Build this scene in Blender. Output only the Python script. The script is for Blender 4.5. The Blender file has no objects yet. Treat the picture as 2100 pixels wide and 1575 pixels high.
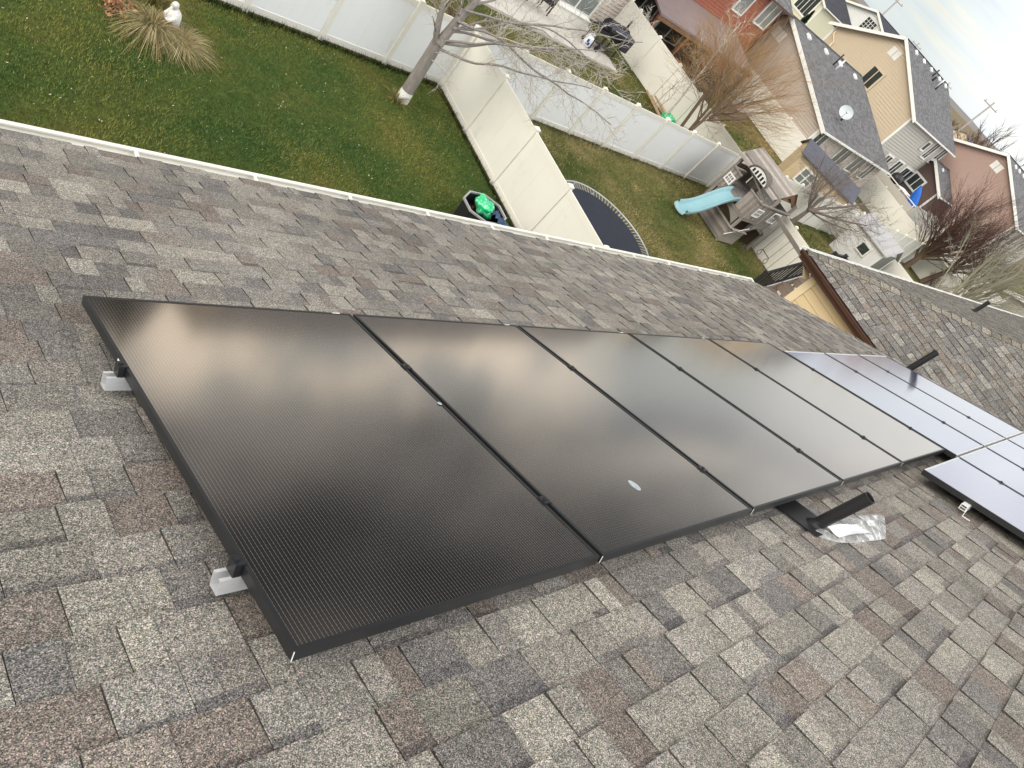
import bpy, math, random
from math import sin, cos, tan, radians, pi, sqrt, atan2
from mathutils import Vector, Matrix

SC = bpy.context.scene
COL = SC.collection

# ------------------------------------------------------------------ camera
CAM_POS = Vector((-0.82458, -0.28273, 1.55219))
RC = [(0.68831988, -0.40094998, 0.60452862), (-0.01231793, -0.83970458, -0.54290375), (0.7253027, 0.3662449, -0.58292423)]
cd = bpy.data.cameras.new('camera')
cam = bpy.data.objects.new('camera', cd)
COL.objects.link(cam)
cd.sensor_width = 36.0
cd.lens = 36.0 * 1477.0 / 2100.0
cd.clip_start = 0.05
cd.clip_end = 20000
m = Matrix.Identity(4)
for r in range(3):
    m[r][0] = RC[0][r]
    m[r][1] = -RC[1][r]
    m[r][2] = -RC[2][r]
    m[r][3] = CAM_POS[r]
cam.matrix_world = m
SC.camera = cam

# ------------------------------------------------------------------ world, sun, exposure
SUN_DIR = Vector((-0.84, 0.10, 0.50)).normalized()      # towards the sun
w = bpy.data.worlds.new('World')
SC.world = w
w.use_nodes = True
nt = w.node_tree
nt.nodes.clear()


def N(tree, t, **kw):
    n = tree.nodes.new(t)
    for k, v in kw.items():
        if k.startswith('i_'):
            n.inputs[k[2:].replace('_', ' ')].default_value = v
        else:
            setattr(n, k, v)
    return n


def mth(tree, op, a, b=None, clamp=False):
    n = tree.nodes.new('ShaderNodeMath')
    n.operation = op
    n.use_clamp = clamp
    for i, x in enumerate((a, b)):
        if x is None:
            continue
        if isinstance(x, (int, float)):
            n.inputs[i].default_value = x
        else:
            tree.links.new(x, n.inputs[i])
    return n.outputs[0]


def ramp(tree, fac, stops):
    n = tree.nodes.new('ShaderNodeValToRGB')
    el = n.color_ramp.elements
    while len(el) < len(stops):
        el.new(0.5)
    for e, (p, c) in zip(el, stops):
        e.position = p
        e.color = (c[0], c[1], c[2], 1) if not isinstance(c, (int, float)) else (c, c, c, 1)
    tree.links.new(fac, n.inputs[0])
    return n.outputs[0]


def mixc(tree, fac, a, b, mode='MIX'):
    n = tree.nodes.new('ShaderNodeMix')
    n.data_type = 'RGBA'
    n.blend_type = mode
    for i, x in ((0, fac), (6, a), (7, b)):
        if isinstance(x, (int, float)):
            n.inputs[i].default_value = x
        elif isinstance(x, tuple):
            n.inputs[i].default_value = (x[0], x[1], x[2], 1)
        else:
            tree.links.new(x, n.inputs[i])
    return n.outputs[2]


L = nt.links.new
tc = N(nt, 'ShaderNodeTexCoord')
sep = N(nt, 'ShaderNodeSeparateXYZ')
L(tc.outputs['Generated'], sep.inputs[0])
zc = mth(nt, 'MAXIMUM', sep.outputs[2], 0.0)
den = mth(nt, 'ADD', zc, 0.16)
px = mth(nt, 'DIVIDE', sep.outputs[0], den)
py = mth(nt, 'DIVIDE', sep.outputs[1], den)
comb = N(nt, 'ShaderNodeCombineXYZ')
L(px, comb.inputs[0]); L(py, comb.inputs[1])
nz1 = N(nt, 'ShaderNodeTexNoise', i_Scale=0.95, i_Detail=5.0, i_Roughness=0.5, i_Distortion=0.4)
L(comb.outputs[0], nz1.inputs['Vector'])
nz2 = N(nt, 'ShaderNodeTexNoise', i_Scale=3.6, i_Detail=4.0, i_Roughness=0.5)
L(comb.outputs[0], nz2.inputs['Vector'])
cl = mth(nt, 'ADD', mth(nt, 'MULTIPLY', nz1.outputs[0], 0.75), mth(nt, 'MULTIPLY', nz2.outputs[0], 0.25))
cloudc = ramp(nt, cl, [(0.37, (0.12, 0.125, 0.145)), (0.445, (0.36, 0.365, 0.39)), (0.51, (0.78, 0.77, 0.74)), (0.60, (1.25, 1.20, 1.10))])
# low sky near the horizon: thin pale layers
lay = N(nt, 'ShaderNodeTexNoise', i_Scale=1.7, i_Detail=5.0, i_Roughness=0.55, i_Distortion=0.6)
lv = N(nt, 'ShaderNodeCombineXYZ')
L(mth(nt, 'MULTIPLY', sep.outputs[0], 1.2), lv.inputs[0]); L(mth(nt, 'MULTIPLY', sep.outputs[1], 1.2), lv.inputs[1]); L(mth(nt, 'MULTIPLY', sep.outputs[2], 22.0), lv.inputs[2])
L(lv.outputs[0], lay.inputs['Vector'])
lowc = ramp(nt, lay.outputs[0], [(0.36, (0.42, 0.46, 0.56)), (0.44, (0.51, 0.57, 0.61)), (0.52, (0.55, 0.61, 0.60)), (0.57, (0.67, 0.645, 0.535)), (0.64, (0.56, 0.59, 0.60))])
zf = ramp(nt, sep.outputs[2], [(0.10, 1.15), (0.40, 1.0), (1.0, 1.45)])
cloudc = mixc(nt, 1.0, cloudc, zf, 'MULTIPLY')
# a dark cloud bank over the back yards
dk_ = N(nt, 'ShaderNodeVectorMath', operation='DOT_PRODUCT')
L(tc.outputs['Generated'], dk_.inputs[0])
dk_.inputs[1].default_value = Vector((0.54, 0.64, 0.545)).normalized()
cloudc = mixc(nt, 1.0, cloudc, ramp(nt, dk_.outputs['Value'], [(0.78, 1.0), (0.93, 0.30)]), 'MULTIPLY')
# the sky behind the viewer is brighter and cooler
bk = ramp(nt, mth(nt, 'MULTIPLY', sep.outputs[1], -1.0), [(0.05, (1, 1, 1)), (0.75, (2.5, 2.6, 2.75))])
cloudc = mixc(nt, 1.0, cloudc, bk, 'MULTIPLY')
# bright warm break low over the yards to the left of the view
gl = N(nt, 'ShaderNodeVectorMath', operation='DOT_PRODUCT')
L(tc.outputs['Generated'], gl.inputs[0])
gl.inputs[1].default_value = Vector((0.47, 0.87, 0.14)).normalized()
glow = ramp(nt, gl.outputs['Value'], [(0.885, 0.0), (0.95, 0.75), (1.0, 1.0)])
nz3 = N(nt, 'ShaderNodeTexNoise', i_Scale=7.5, i_Detail=3.0, i_Roughness=0.5)
L(tc.outputs['Generated'], nz3.inputs['Vector'])
glow = mth(nt, 'MULTIPLY', glow, ramp(nt, nz3.outputs[0], [(0.42, 0.04), (0.58, 1.0)]))
lowf = ramp(nt, sep.outputs[2], [(0.0, 1.0), (0.09, 0.95), (0.17, 0.0)])
hz = ramp(nt, sep.outputs[2], [(0.0, (0.58, 0.625, 0.625)), (0.07, (0.61, 0.645, 0.625)), (0.14, (0.48, 0.51, 0.57))])
lowc2 = mixc(nt, 0.42, lowc, hz)
lowc2 = mixc(nt, glow, lowc2, (1.9, 1.66, 1.36))
lowc2 = mixc(nt, 1.0, lowc2, bk, 'MULTIPLY')
skyc = mixc(nt, lowf, cloudc, lowc2)
g2_ = N(nt, 'ShaderNodeVectorMath', operation='DOT_PRODUCT')
L(tc.outputs['Generated'], g2_.inputs[0])
g2_.inputs[1].default_value = Vector((0.963, 0.24, 0.135)).normalized()
skyc = mixc(nt, ramp(nt, g2_.outputs['Value'], [(0.972, 0.0), (0.993, 0.50)]), skyc, (0.98, 0.99, 1.0))
sky = N(nt, 'ShaderNodeTexSky', sky_type='NISHITA', sun_disc=False)
sky.sun_elevation = math.asin(SUN_DIR.z)
sky.sun_rotation = atan2(SUN_DIR.x, SUN_DIR.y)
bgA = N(nt, 'ShaderNodeBackground', i_Strength=0.08)
L(sky.outputs[0], bgA.inputs[0])
bgB = N(nt, 'ShaderNodeBackground', i_Strength=0.98)
L(skyc, bgB.inputs[0])
mx = N(nt, 'ShaderNodeMixShader')
mx.inputs[0].default_value = 0.90
L(bgA.outputs[0], mx.inputs[1]); L(bgB.outputs[0], mx.inputs[2])
wo = N(nt, 'ShaderNodeOutputWorld')
L(mx.outputs[0], wo.inputs[0])

sd = bpy.data.lights.new('sun', 'SUN')
sd.energy = 1.4
sd.angle = radians(40)
sd.color = (1.0, 0.93, 0.80)
sun = bpy.data.objects.new('sun', sd)
COL.objects.link(sun)
sun.rotation_euler = SUN_DIR.to_track_quat('Z', 'Y').to_euler()

vs = SC.view_settings
vs.view_transform = 'Standard'
vs.look = 'None'
vs.exposure = 0.55
vs.gamma = 1.0
vs.use_curve_mapping = False

# ------------------------------------------------------------------ constants
ZG = -6.75
TH = radians(25.02)
NR = Vector((0, sin(TH), cos(TH)))          # roof normal
SR = Vector((0, cos(TH), -sin(TH)))         # down the slope
XV = Vector((1, 0, 0)); YV = Vector((0, 1, 0)); ZV = Vector((0, 0, 1))
HR = 0.115                                   # panel glass stands this far off the roof


def RP(x, v, h=0.0):                         # point on our roof: along the eave, down the slope, above shingles
    return XV * x + SR * v + NR * (h - HR)


# ------------------------------------------------------------------ materials
def principled(name, rough=0.6, spec=0.4, metal=0.0):
    mt = bpy.data.materials.new(name)
    mt.use_nodes = True
    t = mt.node_tree
    b = t.nodes['Principled BSDF']
    b.inputs['Roughness'].default_value = rough
    b.inputs['Specular IOR Level'].default_value = spec
    b.inputs['Metallic'].default_value = metal
    return mt, t, b


def mat(name, col, rough=0.6, spec=0.4, metal=0.0, var=0.12, scale=4.0, bump=0.0, bscale=60.0, tint=False, stretch=None, dirt=None):
    mt, t, b = principled(name, rough, spec, metal)
    l = t.links.new
    tcn = N(t, 'ShaderNodeTexCoord')
    vec = tcn.outputs['Object']
    if stretch:
        mp = N(t, 'ShaderNodeMapping')
        mp.inputs['Scale'].default_value = stretch
        l(vec, mp.inputs[0]); vec = mp.outputs[0]
    n1 = N(t, 'ShaderNodeTexNoise', i_Scale=scale, i_Detail=5.0, i_Roughness=0.6)
    l(vec, n1.inputs['Vector'])
    k = mth(t, 'ADD', mth(t, 'MULTIPLY', mth(t, 'SUBTRACT', n1.outputs[0], 0.5), var * 3.0), 1.0)
    base = (col[0], col[1], col[2])
    if tint:
        at = N(t, 'ShaderNodeAttribute', attribute_name='tint')
        base = mixc(t, 1.0, base, at.outputs['Color'], 'MULTIPLY')
    kk = N(t, 'ShaderNodeCombineColor')
    for i in range(3):
        l(k, kk.inputs[i])
    c = mixc(t, 1.0, base, kk.outputs[0], 'MULTIPLY')
    if dirt:
        n3 = N(t, 'ShaderNodeTexNoise', i_Scale=dirt[1], i_Detail=6.0, i_Roughness=0.65)
        l(vec, n3.inputs['Vector'])
        f = ramp(t, n3.outputs[0], [(dirt[2], 0.0), (dirt[2] + 0.16, dirt[3])])
        c = mixc(t, f, c, dirt[0])
    l(c, b.inputs['Base Color'])
    if bump:
        n2 = N(t, 'ShaderNodeTexNoise', i_Scale=bscale, i_Detail=3.0)
        l(vec, n2.inputs['Vector'])
        bp = N(t, 'ShaderNodeBump', i_Strength=bump, i_Distance=0.02)
        l(n2.outputs[0], bp.inputs['Height'])
        l(bp.outputs[0], b.inputs['Normal'])
    return mt


def shingle_mat(name, gscale, gain=1.0):
    mt, t, b = principled(name, 0.92, 0.2)
    l = t.links.new
    tcn = N(t, 'ShaderNodeTexCoord')
    at = N(t, 'ShaderNodeAttribute', attribute_name='tint')
    vo = N(t, 'ShaderNodeTexVoronoi', i_Scale=gscale)
    l(tcn.outputs['Object'], vo.inputs['Vector'])
    sp = N(t, 'ShaderNodeSeparateColor')
    l(vo.outputs['Color'], sp.inputs[0])
    g = ramp(t, sp.outputs[0], [(0.0, 0.22), (0.30, 0.60), (0.62, 1.05), (0.86, 1.55), (1.0, 2.5)])
    hue = mixc(t, 0.20, (1.015, 1.0, 0.955), vo.outputs['Color'])
    vo2 = N(t, 'ShaderNodeTexVoronoi', i_Scale=gscale * 0.36)
    l(tcn.outputs['Object'], vo2.inputs['Vector'])
    sp2 = N(t, 'ShaderNodeSeparateColor')
    l(vo2.outputs['Color'], sp2.inputs[0])
    gg_ = ramp(t, sp2.outputs[0], [(0.0, 0.80), (0.5, 1.0), (1.0, 1.20)])
    g2 = mixc(t, 1.0, mixc(t, 1.0, g, hue, 'MULTIPLY'), gg_, 'MULTIPLY')
    n1 = N(t, 'ShaderNodeTexNoise', i_Scale=gscale * 0.07, i_Detail=4.0, i_Roughness=0.65)
    l(tcn.outputs['Object'], n1.inputs['Vector'])
    lo = ramp(t, n1.outputs[0], [(0.28, 0.84 * gain), (0.72, 1.16 * gain)])
    n4 = N(t, 'ShaderNodeTexNoise', i_Scale=0.9, i_Detail=3.0)
    l(tcn.outputs['Object'], n4.inputs['Vector'])
    wv = ramp(t, n4.outputs[0], [(0.3, 0.86), (0.7, 1.12)])
    c = mixc(t, 1.0, mixc(t, 1.0, mixc(t, 1.0, at.outputs['Color'], g2, 'MULTIPLY'), lo, 'MULTIPLY'), wv, 'MULTIPLY')
    l(c, b.inputs['Base Color'])
    bp = N(t, 'ShaderNodeBump', i_Strength=0.6, i_Distance=0.0015)
    l(sp.outputs[1], bp.inputs['Height'])
    l(bp.outputs[0], b.inputs['Normal'])
    return mt


def far_roof_mat(name, col):
    mt, t, b = principled(name, 0.9, 0.2)
    l = t.links.new
    tcn = N(t, 'ShaderNodeTexCoord')
    br = N(t, 'ShaderNodeTexBrick', i_Scale=1.0, i_Mortar_Size=0.012, i_Bias=0.0)
    br.inputs['Brick Width'].default_value = 0.30
    br.inputs['Row Height'].default_value = 0.17
    br.inputs['Color1'].default_value = (col[0] * 1.35, col[1] * 1.35, col[2] * 1.35, 1)
    br.inputs['Color2'].default_value = (col[0] * 0.75, col[1] * 0.75, col[2] * 0.75, 1)
    br.inputs['Mortar'].default_value = (col[0] * 0.35, col[1] * 0.35, col[2] * 0.35, 1)
    l(tcn.outputs['Object'], br.inputs['Vector'])
    n1 = N(t, 'ShaderNodeTexNoise', i_Scale=7.0, i_Detail=5.0, i_Roughness=0.7)
    l(tcn.outputs['Object'], n1.inputs['Vector'])
    lo = ramp(t, n1.outputs[0], [(0.3, 0.7), (0.7, 1.3)])
    l(mixc(t, 1.0, br.outputs[0], lo, 'MULTIPLY'), b.inputs['Base Color'])
    return mt


def grass_ground_mat(name, c1, c2, c3, s=0.5):
    mt, t, b = principled(name, 0.95, 0.1)
    l = t.links.new
    tcn = N(t, 'ShaderNodeTexCoord')
    n1 = N(t, 'ShaderNodeTexNoise', i_Scale=s, i_Detail=4.0, i_Roughness=0.6)
    n2 = N(t, 'ShaderNodeTexNoise', i_Scale=14.0, i_Detail=8.0, i_Roughness=0.75)
    for n in (n1, n2):
        l(tcn.outputs['Object'], n.inputs['Vector'])
    a = ramp(t, n1.outputs[0], [(0.36, c1), (0.55, c2), (0.70, c3)])
    k = ramp(t, n2.outputs[0], [(0.3, 0.45), (0.7, 1.5)])
    l(mixc(t, 1.0, a, k, 'MULTIPLY'), b.inputs['Base Color'])
    bp = N(t, 'ShaderNodeBump', i_Strength=0.7, i_Distance=0.05)
    l(n2.outputs[0], bp.inputs['Height'])
    l(bp.outputs[0], b.inputs['Normal'])
    return mt


def panel_mat(name, cell, wire, wire_str, rough, pitch, wirew, cellgap, coat=0.0, bus=False):
    """dark cells with fine wires under lightly textured glass; Object coords: x across the panel, y along it."""
    mt, t, b = principled(name, rough, 0.85)
    l = t.links.new
    tcn = N(t, 'ShaderNodeTexCoord')
    sp = N(t, 'ShaderNodeSeparateXYZ')
    l(tcn.outputs['Object'], sp.inputs[0])
    x, y = sp.outputs[0], sp.outputs[1]

    def line(v, p, wd, off=0.0):
        f = mth(t, 'FRACT', mth(t, 'ADD', mth(t, 'DIVIDE', v, p), off))
        d = mth(t, 'ABSOLUTE', mth(t, 'SUBTRACT', f, 0.5))
        return mth(t, 'LESS_THAN', d, wd / p / 2)
    wires = line(x, pitch, wirew, 0.0)
    dash = mth(t, 'ADD', mth(t, 'MULTIPLY', line(y, 0.0125, 0.0055), 0.45), 0.65)
    wires = mth(t, 'MULTIPLY', wires, dash)
    gapx = line(x, cellgap[0], 0.005 if not bus else 0.004, 0.5)
    inv = mth(t, 'SUBTRACT', 1.0, gapx)
    wires = mth(t, 'MULTIPLY', wires, inv)
    gapy = line(y, cellgap[1], 0.003, 0.5)
    n1 = N(t, 'ShaderNodeTexNoise', i_Scale=3.0, i_Detail=3.0)
    l(tcn.outputs['Object'], n1.inputs['Vector'])
    cv = mixc(t, n1.outputs[0], tuple(c * 0.8 for c in cell), tuple(c * 1.2 for c in cell))
    seam = mth(t, 'LESS_THAN', mth(t, 'ABSOLUTE', mth(t, 'SUBTRACT', y, 0.842)), 0.004)
    gapy = mth(t, 'MAXIMUM', gapy, mth(t, 'MULTIPLY', seam, 0.0 if bus else 1.0))
    cg = mixc(t, gapy, mixc(t, gapx, cv, tuple(c * 1.0 for c in cell)), tuple(c * 1.5 for c in cell))
    l(mixc(t, mth(t, 'MULTIPLY', wires, wire_str), cg, wire), b.inputs['Base Color'])
    b.inputs['Coat Weight'].default_value = coat
    b.inputs['Coat Roughness'].default_value = rough
    b.inputs['Coat IOR'].default_value = 2.1
    if bus:
        b.inputs['Coat Tint'].default_value = (0.90, 0.92, 1.0, 1)
    if coat and not bus:
        b.inputs['Specular Tint'].default_value = (1.0, 0.84, 0.68, 1)
        b.inputs['Coat Tint'].default_value = (1.0, 0.90, 0.79, 1)
    # dust specks
    nd = N(t, 'ShaderNodeTexNoise', i_Scale=16.0, i_Detail=6.0, i_Roughness=0.7)
    l(tcn.outputs['Object'], nd.inputs['Vector'])
    l(ramp(t, nd.outputs[0], [(0.3, rough * 0.9), (0.7, rough * 1.12)]), b.inputs['Roughness'])
    return mt


M = {}
M['shingle'] = shingle_mat('weathered_shingle', 430.0, 0.98)
M['shingle_far'] = shingle_mat('neighbour_shingle', 150.0, 0.80)
M['cream_metal'] = mat('cream_gutter_metal', (0.76, 0.74, 0.665), 0.35, 0.5, var=0.05, dirt=((0.40, 0.36, 0.28), 5.0, 0.56, 0.35))
M['gutter_in'] = mat('gutter_inside', (0.42, 0.41, 0.38), 0.5, var=0.2, scale=6, dirt=((0.12, 0.10, 0.07), 7.0, 0.5, 0.6))
M['black_alu'] = mat('black_aluminium', (0.016, 0.017, 0.019), 0.36, 0.5, var=0.1)
M['alu'] = mat('bare_aluminium', (0.70, 0.71, 0.72), 0.4, 0.5, metal=0.4, var=0.10, scale=25, stretch=(1, 8, 8))
M['cut_alu'] = mat('cut_aluminium_edge', (0.75, 0.75, 0.75), 0.4, 0.5, var=0.05)
M['panel'] = panel_mat('black_solar_cells', (0.006, 0.006, 0.0065), (0.62, 0.56, 0.48), 0.36, 0.11, 0.0113875, 0.0010, (0.1822, 0.0915), coat=1.0)
M['panel_blue'] = panel_mat('bluish_solar_cells', (0.060, 0.064, 0.135), (0.66, 0.66, 0.80), 0.7, 0.12, 0.02625, 0.0040, (0.1575, 0.0265), coat=1.0, bus=True)
M['white_paint'] = mat('white_paint', (0.78, 0.77, 0.73), 0.5, var=0.05)
M['vinyl'] = mat('cream_vinyl', (0.79, 0.77, 0.70), 0.38, 0.45, var=0.035, scale=1.3, dirt=((0.50, 0.47, 0.37), 1.6, 0.60, 0.35))
M['vinyl_post'] = mat('cream_vinyl_post', (0.79, 0.765, 0.69), 0.38, 0.45, var=0.03)
M['vinyl_grey'] = mat('pale_grey_vinyl', (0.85, 0.86, 0.86), 0.38, 0.45, var=0.03, scale=1.1, dirt=((0.45, 0.46, 0.36), 1.4, 0.60, 0.4))
M['black_plastic'] = mat('black_plastic', (0.018, 0.018, 0.02), 0.45, var=0.15)
M['rubber'] = mat('black_rubber', (0.012, 0.012, 0.014), 0.55, var=0.2, scale=20)
M['tramp'] = mat('trampoline_mat', (0.030, 0.034, 0.048), 0.75, 0.25, var=0.16, scale=3)
M['galv'] = mat('galvanised_steel', (0.50, 0.50, 0.52), 0.45, metal=0.5, var=0.1)
M['pad'] = mat('spring_steel', (0.30, 0.29, 0.31), 0.6, var=0.2)
M['wood_grey'] = mat('weathered_grey_wood', (0.275, 0.252, 0.232), 0.85, 0.2, var=0.42, scale=5, stretch=(1.0, 1.0, 14.0), bump=0.4, bscale=30, tint=True)
M['wood_dark'] = mat('dark_wet_wood', (0.11, 0.075, 0.05), 0.8, 0.2, var=0.35, scale=6, stretch=(8, 8, 1), tint=False)
M['wood_brown'] = mat('brown_timber', (0.20, 0.105, 0.055), 0.7, 0.25, var=0.25, scale=6)
M['lumber'] = mat('raw_lumber', (0.42, 0.29, 0.17), 0.8, 0.2, var=0.2, scale=8)
M['slide'] = mat('turquoise_plastic', (0.235, 0.415, 0.46), 0.35, 0.5, var=0.10, scale=2)
M['green_bag'] = mat('green_plastic_bag', (0.005, 0.50, 0.19), 0.3, 0.5, var=0.2, scale=9, dirt=((0.55, 0.85, 0.66), 14.0, 0.50, 0.85))
M['blue_tarp'] = mat('blue_tarpaulin', (0.018, 0.05, 0.12), 0.35, 0.5, var=0.35, scale=7)
M['stone_white'] = mat('white_statue_stone', (0.70, 0.685, 0.65), 0.75, 0.2, var=0.2, scale=14, bump=0.8, bscale=38)
M['straw'] = mat('straw_grass_blade', (1, 1, 1), 0.75, 0.2, var=0.05, tint=True)
M['grass_blade'] = mat('lawn_blade', (1, 1, 1), 0.75, 0.15, var=0.05, tint=True)
M['bark_pale'] = mat('pale_bark', (0.50, 0.46, 0.415), 0.85, 0.2, var=0.25, scale=9, stretch=(3, 3, 0.6), bump=0.5, bscale=25)
M['bark_trunk'] = mat('furrowed_grey_bark', (0.25, 0.225, 0.205), 0.9, 0.2, var=0.38, scale=7, stretch=(4, 4, 0.5), bump=0.9, bscale=14)
M['bark_brown'] = mat('brown_bark', (0.13, 0.09, 0.06), 0.9, 0.2, var=0.25, scale=9)
M['bark_white'] = mat('silver_bark', (0.60, 0.57, 0.52), 0.85, 0.2, var=0.22, scale=9)
M['twig_orange'] = mat('orange_twigs', (1, 1, 1), 0.8, 0.2, var=0.1, tint=True)
M['twig_grey'] = mat('grey_twigs', (0.20, 0.165, 0.145), 0.9, 0.2, var=0.2)
M['twig_red'] = mat('dark_red_twigs', (0.105, 0.062, 0.05), 0.9, 0.2, var=0.25)
M['twig_green'] = mat('olive_twigs', (0.255, 0.24, 0.175), 0.9, 0.2, var=0.25)
M['concrete'] = mat('patio_concrete', (0.53, 0.50, 0.455), 0.85, 0.2, var=0.08, scale=3, bump=0.2)
M['glass'] = mat('window_glass', (0.035, 0.045, 0.042), 0.06, 0.6, var=0.3, scale=0.8)
M['glass_grey'] = mat('curtained_glass', (0.20, 0.22, 0.21), 0.1, 0.6, var=0.2, scale=0.8)
M['siding_beige'] = mat('beige_siding', (0.56, 0.46, 0.335), 0.6, 0.3, var=0.05)
M['siding_greige'] = mat('greige_siding', (0.47, 0.44, 0.385), 0.6, 0.3, var=0.05)
M['siding_pink'] = mat('pinkish_taupe_siding', (0.50, 0.43, 0.37), 0.6, 0.3, var=0.05)
M['siding_red'] = mat('barn_red_siding', (0.30, 0.088, 0.055), 0.6, 0.3, var=0.10)
M['siding_brown'] = mat('reddish_brown_siding', (0.40, 0.275, 0.23), 0.6, 0.3, var=0.08)
M['siding_brown2'] = mat('dark_brown_siding', (0.135, 0.088, 0.082), 0.6, 0.3, var=0.08)
M['siding_white'] = mat('white_siding', (0.74, 0.74, 0.73), 0.6, 0.3, var=0.04)
M['siding_yellow'] = mat('pale_yellow_siding', (0.72, 0.68, 0.50), 0.6, 0.3, var=0.04)
M['siding_tan'] = mat('tan_shed_siding', (0.58, 0.46, 0.30), 0.7, 0.3, var=0.12)
M['tan_wall'] = mat('tan_lap_siding', (0.72, 0.56, 0.34), 0.55, 0.35, var=0.04)
M['tan_trim'] = mat('tan_trim', (0.78, 0.64, 0.42), 0.55, 0.35, var=0.04)
M['brown_metal'] = mat('brown_gutter_metal', (0.085, 0.040, 0.030), 0.3, 0.5, var=0.12)
M['roof_grey'] = far_roof_mat('grey_far_shingles', (0.145, 0.142, 0.146))
M['roof_dark'] = far_roof_mat('charcoal_far_shingles', (0.055, 0.055, 0.065))
M['roof_brown'] = mat('mauve_porch_roof', (0.24, 0.185, 0.175), 0.7, 0.3, var=0.12, scale=2)
M['roof_blue'] = mat('slate_blue_shed_roof', (0.085, 0.09, 0.115), 0.55, 0.4, var=0.2, scale=5)
M['roof_lilac'] = mat('pale_metal_shed_roof', (0.40, 0.395, 0.40), 0.45, 0.45, var=0.12, scale=4)
M['composite'] = mat('brown_composite_tread', (0.275, 0.215, 0.185), 0.75, 0.25, var=0.12, scale=7)
M['blue_cloth'] = mat('blue_canvas', (0.01, 0.11, 0.48), 0.6, 0.3, var=0.1)
M['evergreen'] = mat('evergreen_needles', (0.028, 0.055, 0.022), 0.8, 0.2, var=0.3, scale=6)
M['dry_leaf'] = mat('dry_leaves', (0.24, 0.13, 0.07), 0.85, 0.2, var=0.35, scale=8, tint=True)
M['propane'] = mat('white_enamel_tank', (0.74, 0.76, 0.78), 0.3, 0.5, var=0.05)
M['blue_mark'] = mat('navy_tank_marking', (0.03, 0.06, 0.28), 0.4, 0.4, var=0.1)
M['navy_metal'] = mat('navy_black_enamel', (0.012, 0.013, 0.024), 0.28, 0.5, var=0.15)
M['paper'] = mat('white_label_paper', (0.84, 0.86, 0.88), 0.6, 0.3, var=0.04)
M['dish'] = mat('pale_dish_enamel', (0.50, 0.54, 0.56), 0.4, 0.45, var=0.08)
M['pole_wood'] = mat('utility_pole_wood', (0.32, 0.29, 0.27), 0.9, 0.2, var=0.1)
M['dropping'] = mat('dried_bird_dropping', (0.40, 0.45, 0.49), 0.9, 0.2, var=0.3, scale=50)

# clear bag plastic: see-through film with bright creases
bm_, t_, b_ = principled('clear_plastic_film', 0.12, 0.6)
b_.inputs['Base Color'].default_value = (0.92, 0.95, 0.97, 1)
b_.inputs['Alpha'].default_value = 0.30
nn_ = N(t_, 'ShaderNodeTexNoise', i_Scale=13.0, i_Detail=2.0, i_Distortion=2.0)
tt_ = N(t_, 'ShaderNodeTexCoord')
t_.links.new(tt_.outputs['Object'], nn_.inputs['Vector'])
al_ = ramp(t_, nn_.outputs[0], [(0.36, 0.18), (0.52, 0.30), (0.60, 0.48), (0.70, 0.78)])
t_.links.new(al_, b_.inputs['Alpha'])
bp_ = N(t_, 'ShaderNodeBump', i_Strength=0.25, i_Distance=0.01)
t_.links.new(nn_.outputs[0], bp_.inputs['Height'])
t_.links.new(bp_.outputs[0], b_.inputs['Normal'])
M['film'] = bm_


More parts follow.
